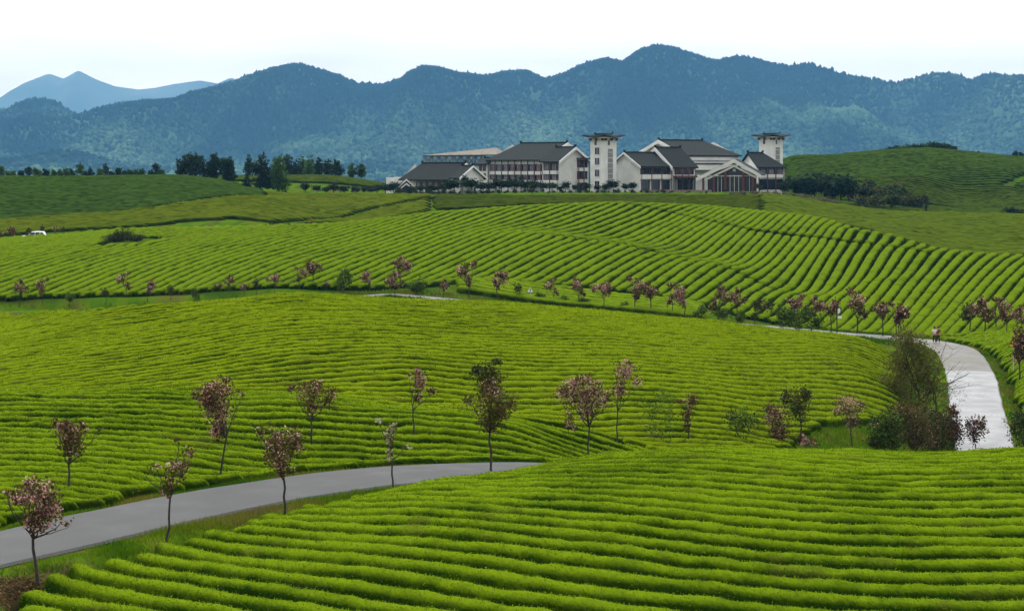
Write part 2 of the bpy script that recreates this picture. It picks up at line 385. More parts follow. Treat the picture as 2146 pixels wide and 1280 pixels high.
_mX, _mM = np.array((-75, -50, -30, -10, 5, 25, 42, 58, 70)), np.array((0.15, 0.17, 0.22, 0.29, 0.33, 0.30, 0.27, 0.32, 0.38))
def steepX(k, Ys):
    """plan X of row k of the broad slope at depth Ys: nearly straight rows that fan out slightly"""
    X0 = (k + 0.5) * SP; m = np.interp(X0, _mX, _mM)
    return X0 + m * (Ys - 270) - 0.00025 * (Ys - 270) ** 2
def inD(X, Y):
    d, _ = road_near(X, Y); x = xcol(X, Y)
    lo = np.interp(x, (0, 500, 900, 1000, 1300, 1450, 1700, 2146), (242, 246, 249, 256, 254, 245, 222, 212))
    hi = np.interp(x, (-100, 0, 150, 300, 600, 900, 1100, 1300, 1500, 1700, 1850, 2000, 2120, 2400), (345, 345, 350, 362, 366, 376, 386, 392, 390, 372, 345, 315, 307, 304))
    path = (np.abs(Y - np.interp(x, (1290, 1393, 1573, 1723, 1823, 1950), (378, 358, 331, 322, 314, 300))) < 1.35) & (x > 1290) & (x < 1950)      # walking paths cut across the rows
    path |= (np.abs(Y - np.interp(x, (1130, 1200, 1300, 1500, 1660), (302, 299, 295.5, 282.5, 257))) < 0.95) & (x > 1130) & (x < 1660)
    return (d > 4.0) & (Y > lo) & (Y < hi) & ~path & ~((Y > 303) & (Y < 320) & (np.abs(X + 62) < 4.2))

def inE(X, Y):
    d, _ = road_near(X, Y); x = xcol(X, Y)
    rx = np.interp(Y, (146, 163, 177, 190, 199, 206), (36.2, 39.6, 42.6, 44.9, 45.9, 47))
    return (X > rx) & (d > 3.25 + 0.35 * noise(X, Y, s=2.2, seed=6)) & (Y > 152) & (Y < 213) & (x < 2500)
# the control surface is the hedge tops: the soil the hedges stand in lies lower
_m = (GYY < 420) & (GYY > 30)
_f = np.zeros(GZ.shape)
_x, _y = GXX[_m], GYY[_m]
_f[_m] = np.maximum.reduce([inA(_x, _y) * 0.54, inB(_x, _y) * 0.46, inC(_x, _y) * 0.46, inD(_x, _y) * 0.78, inE(_x, _y) * 0.6])
for _ in range(3):
    _g = _f.copy(); _g[1:-1] = (_f[:-2] + _f[1:-1] + _f[2:]) / 3; _f = _g.copy(); _f[:, 1:-1] = (_g[:, :-2] + _g[:, 1:-1] + _g[:, 2:]) / 3
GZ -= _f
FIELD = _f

# what the eye sees of the ground: topmost row reached nearer than each grid point (hedges of 0.8 m included where they grow)
_rowpix = HY - F * (GZ + 0.05 + 0.8 * FIELD) / GYY
_top = np.minimum.accumulate(_rowpix, axis=0)
def seen(X, Y, z, slack=4.0):
    """True where the point is inside the frame and no nearer ground hides it"""
    X = np.asarray(X, float); Y = np.asarray(Y, float)
    xp = CX + F * X / Y; yp = HY - F * np.asarray(z) / Y
    ix = np.clip(((xp - GX[0]) / 12.0).round().astype(int), 0, len(GX) - 1)
    iv = np.clip(((np.log(Y * 0.985) - LV0) / (LV1 - LV0) * (NV - 1)).astype(int), 0, NV - 1)
    return (xp > -25) & (xp < 2171) & (yp < 1310) & (yp < _top[iv, ix] + slack)
# ground sheet
_r = np.unique(np.concatenate([np.arange(0, NV, 3), [NV - 1]])); _c = np.arange(0, len(GX))
gv = np.stack([GXX[np.ix_(_r, _c)], GYY[np.ix_(_r, _c)], GZ[np.ix_(_r, _c)]], -1).reshape(-1, 3)
_i = np.arange((len(_r) - 1) * len(_c)).reshape(len(_r) - 1, len(_c))[:, :-1].ravel()
gf = np.stack([_i, _i + 1, _i + 1 + len(_c), _i + len(_c)], -1)
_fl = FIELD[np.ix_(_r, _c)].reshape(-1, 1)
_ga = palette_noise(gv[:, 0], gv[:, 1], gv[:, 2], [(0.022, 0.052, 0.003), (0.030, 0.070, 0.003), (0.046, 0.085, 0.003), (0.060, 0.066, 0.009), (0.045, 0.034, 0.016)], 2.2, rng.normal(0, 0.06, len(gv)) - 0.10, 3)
_gs = np.array((0.010, 0.012, 0.004)) * rng.uniform(0.7, 1.3, (len(gv), 1))  # soil between hedges, blackened to paint in the shade of the gaps
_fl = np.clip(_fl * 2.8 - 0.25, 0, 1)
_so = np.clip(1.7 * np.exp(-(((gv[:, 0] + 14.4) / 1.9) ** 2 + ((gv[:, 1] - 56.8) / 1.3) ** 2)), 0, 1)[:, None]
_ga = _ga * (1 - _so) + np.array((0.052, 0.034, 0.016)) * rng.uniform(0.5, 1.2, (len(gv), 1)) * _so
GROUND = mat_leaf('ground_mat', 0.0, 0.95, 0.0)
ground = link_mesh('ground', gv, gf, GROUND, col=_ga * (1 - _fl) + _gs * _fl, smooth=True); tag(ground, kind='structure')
# ------------------------------------------------------------------ tea hedges
TEA = mat_leaf('tea_mat', 0.22, 0.8, 0.0)
def arclen(p):
    return np.concatenate([[0], np.cumsum(np.hypot(np.diff(p[:, 0]), np.diff(p[:, 1])))])
def resample(p, step):
    s = arclen(p); n = max(3, int(s[-1] / step) + 1); t = np.linspace(0, s[-1], n)
    return np.stack([np.interp(t, s, p[:, 0]), np.interp(t, s, p[:, 1])], -1)

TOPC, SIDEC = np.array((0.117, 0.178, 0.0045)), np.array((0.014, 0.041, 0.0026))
def hedge(name, pts, step, m, W, Hh, leaves, lsize, seed, tone=1.0, bend=0.5, rag=1.0, top=TOPC, ft=(0.55, 0.4)):
    """one clipped tea hedge along the plan line pts: a rounded, ragged body plus its leaf sprays, one mesh"""
    p = resample(pts, step); n = len(p); s = arclen(p)
    T = np.gradient(p, axis=0); T /= np.linalg.norm(T, axis=1)[:, None] + 1e-9
    Nn = np.stack([-T[:, 1], T[:, 0]], -1)
    e = np.minimum(s, s[-1] - s); tap = np.sqrt(np.clip(1 - (1 - np.clip(e / (W * 0.55), 0.02, 1)) ** 2, 0.02, 1))
    a = np.linspace(0, PI, m)
    off = np.sign(np.cos(a)) * np.abs(np.cos(a)) ** 0.75 * W / 2; ht = np.sin(a) ** 0.62
    wv = 1 + 0.07 * noise(s, s * 0 + seed, s=2.3) + 0.04 * noise(s, s * 0 + seed, s=0.7)
    hv = 1 + 0.10 * noise(s, s * 0 + seed + 40, s=2.9) + 0.06 * noise(s, s * 0 + seed + 80, s=0.9)
    O = off[None] * (tap * wv)[:, None]
    X = p[:, :1] + Nn[:, :1] * O; Y = p[:, 1:] + Nn[:, 1:] * O
    hh = ht[None] * (Hh * (0.35 + 0.65 * tap) * hv)[:, None]
    Zg = H(X, Y); Zc = H(p[:, 0], p[:, 1])[:, None]
    nx = (Nn[:, :1] * np.cos(a)[None]); ny = (Nn[:, 1:] * np.cos(a)[None]); nz = np.sin(a)[None] + 0 * nx
    Z = Zg * 0.75 + Zc * 0.25 + hh - 0.04
    D = rag * (0.06 * noise(X, Y, Z, s=0.55, seed=3) + 0.035 * noise(X, Y, Z, s=0.2, seed=5) + 0.022 * rng.uniform(-1, 1, X.shape))
    w_ = 0.25 + 0.75 * nz
    X = X + nx * D; Y = Y + ny * D; Z = Z + nz * D * 1.0 * w_
    V = np.stack([X, Y, Z], -1).reshape(-1, 3)
    i = (np.arange(n - 1)[:, None] * m + np.arange(m - 1)[None]).ravel()
    f = np.stack([i, i + 1, i + m + 1, i + m], -1)
    # fresh yellow-green flush on the plucking table, older leaves on the flanks, darkened further to paint in shade
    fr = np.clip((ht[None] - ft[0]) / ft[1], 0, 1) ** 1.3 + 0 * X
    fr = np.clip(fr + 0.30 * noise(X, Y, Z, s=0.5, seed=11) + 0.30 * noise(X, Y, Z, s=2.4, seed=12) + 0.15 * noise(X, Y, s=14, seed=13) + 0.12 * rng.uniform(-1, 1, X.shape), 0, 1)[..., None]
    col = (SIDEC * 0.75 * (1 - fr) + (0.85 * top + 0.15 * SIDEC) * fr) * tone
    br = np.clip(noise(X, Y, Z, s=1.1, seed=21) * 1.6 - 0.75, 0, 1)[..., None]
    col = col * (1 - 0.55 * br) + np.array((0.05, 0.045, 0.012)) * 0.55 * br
    col = col.reshape(-1, 3)
    nl = int(leaves * s[-1] * (W + 0.9 * Hh))
    if nl > 0:
        u = rng.uniform(0, n - 1.001, nl); q = PI * np.clip(0.5 + 0.5 * (rng.uniform(-1, 1, nl)), 0.04, 0.96)
        ui = u.astype(int); qi = np.clip(q / PI * (m - 1), 0, m - 1.001).astype(int)
        b0 = V[ui * m + qi]; b1 = V[(ui + 1) * m + qi + 1]; t = rng.uniform(0, 1, (nl, 1)); b = b0 * t + b1 * (1 - t)
        on = np.stack([Nn[ui, 0] * np.cos(q), Nn[ui, 1] * np.cos(q), np.sin(q)], -1)
        up = on * 0.6 + np.array((0, 0, 0.15)) + rng.normal(0, 0.55, (nl, 3)); up /= np.linalg.norm(up, axis=1)[:, None]
        sd_ = np.cross(up, rng.normal(0, 1, (nl, 3))); sd_ /= np.linalg.norm(sd_, axis=1)[:, None] + 1e-9
        L = lsize * rng.uniform(0.6, 1.5, (nl, 1))
        b = b + on * rng.uniform(-0.02, 0.03, (nl, 1))
        q4 = np.stack([b - up * 0.2 * L, b + sd_ * 0.36 * L + up * 0.45 * L, b + up * 1.05 * L, b - sd_ * 0.36 * L + up * 0.45 * L], 1).reshape(-1, 3)
        k = len(V) + np.arange(nl)[:, None] * 4 + np.arange(4)[None]
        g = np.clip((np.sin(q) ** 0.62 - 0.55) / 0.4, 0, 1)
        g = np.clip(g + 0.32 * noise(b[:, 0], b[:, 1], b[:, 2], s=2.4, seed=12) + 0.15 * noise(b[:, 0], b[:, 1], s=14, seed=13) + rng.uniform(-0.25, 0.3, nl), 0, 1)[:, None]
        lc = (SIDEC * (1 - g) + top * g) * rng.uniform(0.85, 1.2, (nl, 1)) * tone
        V = np.vstack([V, q4]); f = [f, k]; col = np.vstack([col, np.repeat(lc, 4, 0)])
    return V, f, col

HEDGES = []          # (field, V, f, col, sortkey) gathered, linked later
def runs(mask, minlen):
    out, i = [], 0
    while i < len(mask):
        if mask[i]:
            j = i
            while j + 1 < len(mask) and mask[j + 1]: j += 1
            if j - i + 1 >= minlen: out.append((i, j))
            i = j + 1
        else: i += 1
    return out

def level_rows(phi, Xr, Yr, dX=0.4, nY=900):
    """plan curves phi = k + 0.5 written as Y(X)"""
    Xs = np.arange(Xr[0], Xr[1], dX); Yg = np.linspace(Yr[0], Yr[1], nY)
    G = phi(Xs[:, None] + 0 * Yg[None], Yg[None] + 0 * Xs[:, None])
    dec = np.median(np.diff(G, axis=1)) < 0
    if dec: G = -G
    mono = np.maximum.accumulate(G, axis=1)
    out = []
    for k in range(int(math.floor(mono.min())), int(math.ceil(mono.max())) + 1):
        v = k + 0.5
        Yk = np.full(len(Xs), np.nan)
        for i in range(len(Xs)):
            g = mono[i]
            if g[0] < v < g[-1]:
                j = np.searchsorted(g, v)
                t = (v - g[j - 1]) / max(g[j] - g[j - 1], 1e-9)
                Yk[i] = Yg[j - 1] + t * (Yg[j] - Yg[j - 1])
        out.append((k, np.stack([Xs, Yk], -1)))
    return out

def grow(field, rows, inside, step, m, W, Hh, leaves, lsize, minlen_m=1.6, tone=1.0, dX=0.4, rag=1.0, top=TOPC, cuts=0.0, ft=(0.55, 0.4)):
    for k, p in rows:
        ok = np.isfinite(p[:, 1]); q = np.where(np.isfinite(p), p, 0)
        q[:, 1] = np.maximum(q[:, 1], 25)
        ok &= inside(q[:, 0], q[:, 1])
        z = H(q[:, 0], q[:, 1])
        vis = seen(q[:, 0], q[:, 1], z + Hh)
        if cuts:                                    # pluckers' gaps between two hedges end to end
            ok &= ~((_h(np.floor(q[:, 0] / cuts).astype(np.int64), np.full(len(q), k + 500), np.full(len(q), 3)) < 0.0))
        for a, b in runs(ok, 3):
            v = np.where(vis[a:b + 1])[0]
            if len(v) < 2: continue
            a2, b2 = max(a, a + v[0] - 6), min(b, a + v[-1] + 6)
            seg = q[a2:b2 + 1]
            L = arclen(seg)[-1]
            if L < minlen_m: continue
            V, f, c = hedge(field, seg, step, m, W, Hh, leaves, lsize, k * 13 + a, tone, rag=rag, top=top, ft=ft)
            HEDGES.append((field, k, V, f, c, seg))

def in_poly(x, y, poly):
    x = np.asarray(x); y = np.asarray(y); r = np.zeros(x.shape, bool); n = len(poly)
    for i in range(n):
        x1, y1 = poly[i]; x2, y2 = poly[(i + 1) % n]
        c = ((y1 > y) != (y2 > y)) & (x < (x2 - x1) * (y - y1) / (y2 - y1 + 1e-12) + x1)
        r ^= c
    return r

# --- near field: between the camera and the road
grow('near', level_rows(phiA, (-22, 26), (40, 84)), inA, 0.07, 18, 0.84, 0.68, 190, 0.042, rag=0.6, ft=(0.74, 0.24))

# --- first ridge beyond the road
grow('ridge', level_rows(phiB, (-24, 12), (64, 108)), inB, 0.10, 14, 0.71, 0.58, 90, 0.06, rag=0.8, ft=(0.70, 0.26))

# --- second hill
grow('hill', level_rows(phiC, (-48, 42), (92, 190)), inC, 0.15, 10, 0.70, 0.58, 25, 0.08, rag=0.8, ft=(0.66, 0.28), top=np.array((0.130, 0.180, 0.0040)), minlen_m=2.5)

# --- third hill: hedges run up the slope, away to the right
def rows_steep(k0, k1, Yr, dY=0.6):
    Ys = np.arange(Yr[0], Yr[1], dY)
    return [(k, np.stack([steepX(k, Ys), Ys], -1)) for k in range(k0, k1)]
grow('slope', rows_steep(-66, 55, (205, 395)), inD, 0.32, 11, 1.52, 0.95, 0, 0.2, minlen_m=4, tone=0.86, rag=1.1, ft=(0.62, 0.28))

# --- bank on the right of the side road
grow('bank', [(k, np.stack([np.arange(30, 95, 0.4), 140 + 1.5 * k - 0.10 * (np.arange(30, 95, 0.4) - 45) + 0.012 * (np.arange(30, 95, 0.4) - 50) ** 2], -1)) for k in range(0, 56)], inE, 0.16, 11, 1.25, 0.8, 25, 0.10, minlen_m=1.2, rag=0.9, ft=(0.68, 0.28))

# --- rows following the far road on its uphill side
def offset_rows(L, offs, side):
    p = resample(L[:, :2], 0.4); T = np.gradient(p, axis=0); T /= np.linalg.norm(T, axis=1)[:, None]; N = np.stack([-T[:, 1], T[:, 0]], -1)
    return [(900 + i, p + N * o_ * side) for i, o_ in enumerate(offs)]
def inS(X, Y):
    x = xcol(X, Y)
    return (x > 950) & (x < 1480) & (Y < np.interp(x, (0, 1000, 1300, 1450), (246, 255, 253, 244)))
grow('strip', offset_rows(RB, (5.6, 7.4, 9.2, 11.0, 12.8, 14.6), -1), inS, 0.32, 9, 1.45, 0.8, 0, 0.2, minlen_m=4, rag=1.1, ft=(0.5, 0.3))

# --- far tea fields: past counting, one sheet of hedges per field
def field_rows(ang, pitch, c, span, n, dS=1.1, curve=0.0):
    ca, sa = math.cos(R(ang)), math.sin(R(ang)); t = np.arange(-span, span, dS); out = []
    for k in range(-n, n):
        o_ = k * pitch + curve * t * t
        out.append((k, np.stack([c[0] + t * ca - o_ * sa, c[1] + t * sa + o_ * ca], -1)))
    return out
def far_field(label, rows, inside, tone, top):
    n0 = len(HEDGES)
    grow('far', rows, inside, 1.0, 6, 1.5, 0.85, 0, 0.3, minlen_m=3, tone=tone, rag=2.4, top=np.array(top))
    hs = HEDGES[n0:]; del HEDGES[n0:]
    V, Fc, cc, b = [], [], [], 0
    for h in hs: V.append(h[2]); Fc.append(h[3] + b); cc.append(h[4]); b += len(h[2])
    o = link_mesh('tea_field', np.vstack(V), np.vstack(Fc), TEA, col=np.vstack(cc)); tag(o, label, 'tea field', kind='stuff')
def gap(X, Y, s, seed, th): return noise(X, Y, s=s, seed=seed) > th
def f1(X, Y):
    x = xcol(X, Y); return (x < 560) & (Y > np.interp(x, (-100, 0, 120, 300, 400, 560), (414, 414, 419, 424, 440, 470))) & (Y < np.interp(x, (0, 380, 480, 560), (512, 520, 524, 508)))
far_field('dark green tea field on the round hill at the left', field_rows(14, 1.9, (-85, 460), 90, 60, curve=0.001), f1, 0.58, (0.062, 0.118, 0.017))
def f2(X, Y):
    x = xcol(X, Y); return (x < 905) & (Y > np.interp(x, (0, 150, 340, 600, 760, 905), (368, 372, 388, 396, 402, 432))) & ~f1(X, Y) & (Y < np.interp(x, (0, 300, 560, 700, 905), (416, 424, 505, 514, 500))) & (np.abs(X + 24 - (Y - 470) * 0.30) > 0.8)
far_field('bright tea field in the hollow behind the left end of the broad slope', field_rows(8, 1.9, (-60, 440), 110, 60), f2, 0.8, (0.10, 0.130, 0.006))
def f3(X, Y):
    x = xcol(X, Y); return (x > 850) & (x < 1600 + 12 * noise(X, Y, s=9, seed=4)) & (Y > np.interp(x, (850, 1000, 1100, 1500, 1600), (432, 440, 450, 440, 428))) & (Y < 494 + 6 * noise(X, Y, s=14, seed=2)) & ~((x < 905) & f2(X, Y))
far_field('green tea field below the hotel shrubs', field_rows(6, 1.9, (20, 480), 80, 40), f3, 0.5, (0.09, 0.125, 0.008))
def f4(X, Y):
    x = xcol(X, Y); return (x > 1590 + 12 * noise(X, Y, s=9, seed=4)) & (Y > np.interp(x, (1560, 1700, 1850, 2000, 2146), (420, 405, 372, 345, 342))) & (Y < np.interp(x, (1560, 1850, 2146), (505, 515, 515)))
far_field('light green tea field behind the right shoulder of the broad slope', field_rows(-16, 1.9, (95, 430), 110, 70), f4, 0.72, (0.10, 0.14, 0.008))
def f5(X, Y):
    x = xcol(X, Y); return (x > 1640) & (Y > 524) & (Y < 592) & (np.abs(Y - 556) > 1.5)
far_field('flat green tea field at the foot of the wooded hill', field_rows(3, 2.0, (120, 555), 110, 30), f5, 0.5, (0.09, 0.14, 0.012))
def f6(X, Y):
    x = xcol(X, Y); return (x > 1600) & (Y > 592) & (Y < 662) & (np.abs(X - 160 - (Y - 600) * 0.9) > 0.9)
far_field('dark tea terraces on the wooded hill beside the hotel', field_rows(4, 2.0, (120, 625), 150, 32), f6, 0.58, (0.075, 0.132, 0.018))
def f7(X, Y):
    x = xcol(X, Y); return (x > 250) & (x < 830) & (Y > 596) & (Y < 645) 
far_field('pale tea field on the bank left of the hotel', field_rows(1, 2.0, (-70, 620), 80, 25), f7, 0.55, (0.09, 0.13, 0.012))
# ------------------------------------------------------------------ link hedges
import collections
cnt = collections.Counter(h[0] for h in HEDGES); print('HEDGES', cnt, sum(len(h[2]) for h in HEDGES))
ORD = ['first', 'second', 'third', 'fourth', 'fifth', 'sixth', 'seventh', 'eighth', 'ninth', 'tenth', 'eleventh', 'twelfth', 'thirteenth', 'fourteenth', 'fifteenth', 'sixteenth', 'seventeenth', 'eighteenth', 'nineteenth', 'twentieth',
       'twenty-first', 'twenty-second', 'twenty-third', 'twenty-fourth', 'twenty-fifth', 'twenty-sixth', 'twenty-seventh', 'twenty-eighth', 'twenty-ninth', 'thirtieth', 'thirty-first', 'thirty-second', 'thirty-third', 'thirty-fourth', 'thirty-fifth', 'thirty-sixth', 'thirty-seventh', 'thirty-eighth', 'thirty-ninth', 'fortieth', 'forty-first', 'forty-second', 'forty-third', 'forty-fourth', 'forty-fifth', 'forty-sixth', 'forty-seventh', 'forty-eighth', 'forty-ninth', 'fiftieth', 'fifty-first', 'fifty-second', 'fifty-third', 'fifty-fourth', 'fifty-fifth', 'fifty-sixth', 'fifty-seventh', 'fifty-eighth', 'fifty-ninth', 'sixtieth']
def key_near(h):
    s = h[5]; i = np.argmin(np.abs(xcol(s[:, 0], s[:, 1]) - 1250)); return float(s[i, 1])
for fld, fmt, grp in (('near', 'clipped tea hedge of the near field, %s up from the lower edge of the photo', 'tea hedges of the near field'), ('ridge', 'clipped tea hedge on the low ridge beyond the road, %s from the roadside', 'tea hedges of the low ridge')):
    hs = sorted([h for h in HEDGES if h[0] == fld], key=key_near)
    for i, h in enumerate(hs):
        o = link_mesh('tea_hedge', h[2], h[3], TEA, col=h[4]); tag(o, fmt % ORD[min(i, len(ORD) - 1)], 'tea hedge', grp)
for h in HEDGES:
    if h[0] in ('near', 'ridge'): continue
    o = link_mesh('tea_hedge', h[2], h[3], TEA, col=h[4])
    lb, gr = {'hill': ('fine tea hedge lying across the smooth middle hill', 'tea hedges of the middle hill'), 'slope': ('long tea hedge running up the broad slope below the hotel', 'tea hedges of the broad slope'),
              'strip': ('tea hedge lying along the far road at the foot of the broad slope', 'tea hedges along the far road'),
              'bank': ('curved tea hedge on the small bank right of the wet road', 'tea hedges of the bank by the wet road')}[h[0]]
    tag(o, lb, 'tea hedge', gr)
# ------------------------------------------------------------------ roads
def mat_road(name, c1, c2, wet, patch=None):
    m, n, p, out = new_mat(name)
    g = n.nodes.new('ShaderNodeNewGeometry')
    t1 = n.nodes.new('ShaderNodeTexNoise'); t1.inputs['Scale'].default_value = 0.55; t1.inputs['Detail'].default_value = 8
    t2 = n.nodes.new('ShaderNodeTexNoise'); t2.inputs['Scale'].default_value = 14; t2.inputs['Detail'].default_value = 4
    n.links.new(g.outputs['Position'], t1.inputs['Vector']); n.links.new(g.outputs['Position'], t2.inputs['Vector'])
    r = n.nodes.new('ShaderNodeValToRGB'); r.color_ramp.elements[0].position = .35; r.color_ramp.elements[1].position = .68
    r.color_ramp.elements[0].color = (*c1, 1); r.color_ramp.elements[1].color = (*c2, 1)
    n.links.new(t1.outputs[0], r.inputs[0])
    mx = n.nodes.new('ShaderNodeMix'); mx.data_type = 'RGBA'; mx.blend_type = 'MULTIPLY'; mx.inputs[0].default_value = 0.35
    n.links.new(r.outputs[0], mx.inputs[6]); n.links.new(t2.outputs[0], mx.inputs[7])
    n.links.new(mx.outputs[2], p.inputs['Base Color'])
    mr = n.nodes.new('ShaderNodeMapRange'); mr.inputs[1].default_value = .35; mr.inputs[2].default_value = .65
    mr.inputs[3].default_value = wet[0]; mr.inputs[4].default_value = wet[1]
    n.links.new(t1.outputs[0], mr.inputs[0]); n.links.new(mr.outputs[0], p.inputs['Roughness'])
    p.inputs['Specular IOR Level'].default_value = 0.5 if wet[0] < .3 else 0.22
    b = n.nodes.new('ShaderNodeBump'); b.inputs['Strength'].default_value = 0.08; n.links.new(t2.outputs[0], b.inputs['Height']); n.links.new(b.outputs[0], p.inputs['Normal'])
    return m
def road(name, L, w, mat):
    p = resample(L[:, :2], 0.5); s = arclen(p); z = np.interp(s, arclen(L[:, :2]) * s[-1] / arclen(L[:, :2])[-1], L[:, 2])
    T = np.gradient(p, axis=0); T /= np.linalg.norm(T, axis=1)[:, None]; N = np.stack([-T[:, 1], T[:, 0]], -1)
    V = []
    for o_, dz in ((-w / 2, -0.35), (-w / 2, -0.02), (-w / 2 + 0.12, 0.06), (-w / 4, 0.085), (0, 0.10), (w / 4, 0.085), (w / 2 - 0.12, 0.06), (w / 2, -0.02), (w / 2, -0.35)):
        j = 0.10 * noise(s, s * 0 + o_, s=1.3, seed=31) if abs(o_) > w / 3 else 0
        q = p + N * (o_ + j)[:, None] if np.ndim(j) else p + N * o_
        V.append(np.column_stack([q, z + dz]))
    V = np.stack(V, 1); m = V.shape[1]; n = len(p)
    i = (np.arange(n - 1)[:, None] * m + np.arange(m - 1)[None]).ravel()
    o = link_mesh(name, V.reshape(-1, 3), np.stack([i, i + 1, i + m + 1, i + m], -1)[:, ::-1], mat, smooth=False)
    tag(o, kind='structure'); return o
ROADM = mat_road('road_asphalt', (0.021, 0.022, 0.022), (0.048, 0.049, 0.047), (0.6, 0.8))
ROADW = mat_road('road_wet', (0.055, 0.057, 0.057), (0.072, 0.070, 0.064), (0.27, 0.42))
road('road', RA[:np.argmin(np.abs(RA[:, 1] - 136))], 4.5, ROADM)
ROADD = mat_road('road_drying', (0.066, 0.064, 0.056), (0.105, 0.095, 0.070), (0.45, 0.65))
_k = np.argmax(RB[:, 1] > 181)
road('road', np.vstack([RA[np.argmin(np.abs(RA[:, 1] - 136)) - 1:-1], RB[:_k + 1]]), 4.5, ROADW)
road('road', RB[_k:], 4.5, ROADD)

# ------------------------------------------------------------------ mountains
def mountain(name, sil, Yr, Yf, amp, sc, seed, zb=-47.0, nx=800, nt=170, x0=-900, x1=3050, cols=None, pw=1.0):
    xs = np.linspace(x0, x1, nx); sx, sy = zip(*sil)
    yr = np.interp(xs, sx, sy)
    for _ in range(1): yr[1:-1] = (yr[:-2] + 2 * yr[1:-1] + yr[2:]) / 4
    oob = (xs < sx[0]) | (xs > sx[-1]); yr = yr + np.where(oob, 18 * noise(xs, xs * 0, s=170, seed=seed), 0)
    t = np.linspace(0, 1.5, nt)
    YR = Yr + 500 * noise(xs, xs * 0 + 3.3, s=420, seed=seed + 1)
    Yg = Yf + (YR - Yf)[None] * t[:, None]; Xg = (xs[None] - CX) / F * YR[None] * (0.55 + 0.45 * Yg / YR[None])
    zr = (HY - yr) * YR / F                                  # ridge height at its own distance
    pr = np.where(t <= 1, np.clip(t, 0, 1) ** pw * 0.62 + 0.38 * np.sin(np.clip(t, 0, 1) * PI / 2) ** 2, 1 - (t - 1) * 0.9)
    w = np.clip(np.sin(np.clip(t, 0, 1) * PI), 0, 1)[:, None] ** 0.7
    wx = Xg + 0.35 * sc * noise(Xg, Yg, s=sc * 1.3, seed=seed + 5)
    rn = (1 - np.abs(fbm(wx, Yg * 0.45, s=sc, oct=4, seed=seed + 2))) * 2 - 1.2
    Zg = zb + (zr - zb)[None] * pr[:, None] + amp * w * rn
    lim = (zr / YR)[None] * Yg - (1 - t[:, None]) * 20 - 4.0  # nothing in front rises over the ridge line
    Zg = np.where(t[:, None] <= 1, np.minimum(Zg, np.maximum(lim, zb)), Zg)
    V = np.stack([Xg, Yg, Zg], -1)
    i = (np.arange(nt - 1)[:, None] * nx + np.arange(nx - 1)[None]).ravel()
    f = np.stack([i, i + 1, i + nx + 1, i + nx], -1)
    v = V.reshape(-1, 3)
    c = palette_noise(v[:, 0], v[:, 1], v[:, 2], cols, 400, 0, seed)
    o = link_mesh(name, v, f, FOREST, col=c, smooth=True); tag(o, kind='structure')
    return V, t
FOREST = mat_leaf('forest_mat', 0.0, 0.9, 0.0)
FC = [(0.005, 0.013, 0.009), (0.011, 0.026, 0.016), (0.050, 0.092, 0.046), (0.100, 0.160, 0.078)]
SIL = [(-60, 240), (0, 228), (30, 235), (60, 213), (90, 208), (120, 215), (160, 240), (200, 240), (250, 222), (320, 210), (390, 207), (430, 190), (480, 178), (520, 165), (560, 150), (600, 138), (630, 133), (670, 145), (710, 158), (750, 172),
       (800, 175), (840, 168), (860, 150), (890, 138), (920, 140), (960, 152), (1020, 160), (1050, 152), (1100, 148), (1140, 165), (1180, 155), (1220, 135), (1270, 122), (1300, 130), (1340, 105), (1370, 95), (1410, 100), (1460, 117), (1500, 128),
       (1540, 117), (1580, 122), (1620, 132), (1660, 135), (1700, 133), (1750, 145), (1800, 160), (1880, 172), (1920, 160), (1975, 150), (2010, 160), (2030, 173), (2060, 155), (2100, 160), (2146, 157), (2200, 165)]
SIL = [(x, y + 5) for x, y in SIL]
V1, t1 = mountain('mountain', SIL, 9000, 7300, 260, 1000, 3, cols=FC)
SIL2 = [(-40, 235), (0, 212), (60, 173), (105, 154), (135, 165), (165, 147), (200, 165), (240, 180), (290, 187), (330, 183), (370, 175), (420, 168), (460, 175), (487, 162), (510, 178), (600, 200), (800, 210), (1200, 190), (1900, 200), (2200, 195)]
V2, t2 = mountain('mountain', SIL2, 16000, 14200, 190, 1500, 23, cols=[(0.085, 0.11, 0.09), (0.12, 0.145, 0.12)], nx=900, nt=90, x0=-600, x1=2600)  # base colours lightened to paint extra haze on the far range
SIL3 = [(-300, 340), (-100, 332), (40, 333), (90, 322), (140, 313), (180, 322), (240, 340), (300, 352), (660, 354), (740, 340), (790, 336), (840, 346), (900, 356), (1000, 358), (1900, 358), (2300, 350)]
V3, t3 = mountain('foothill', SIL3, 6900, 6200, 24, 480, 43, cols=FC[:3], nx=400, nt=40, x0=-500, x1=2600)

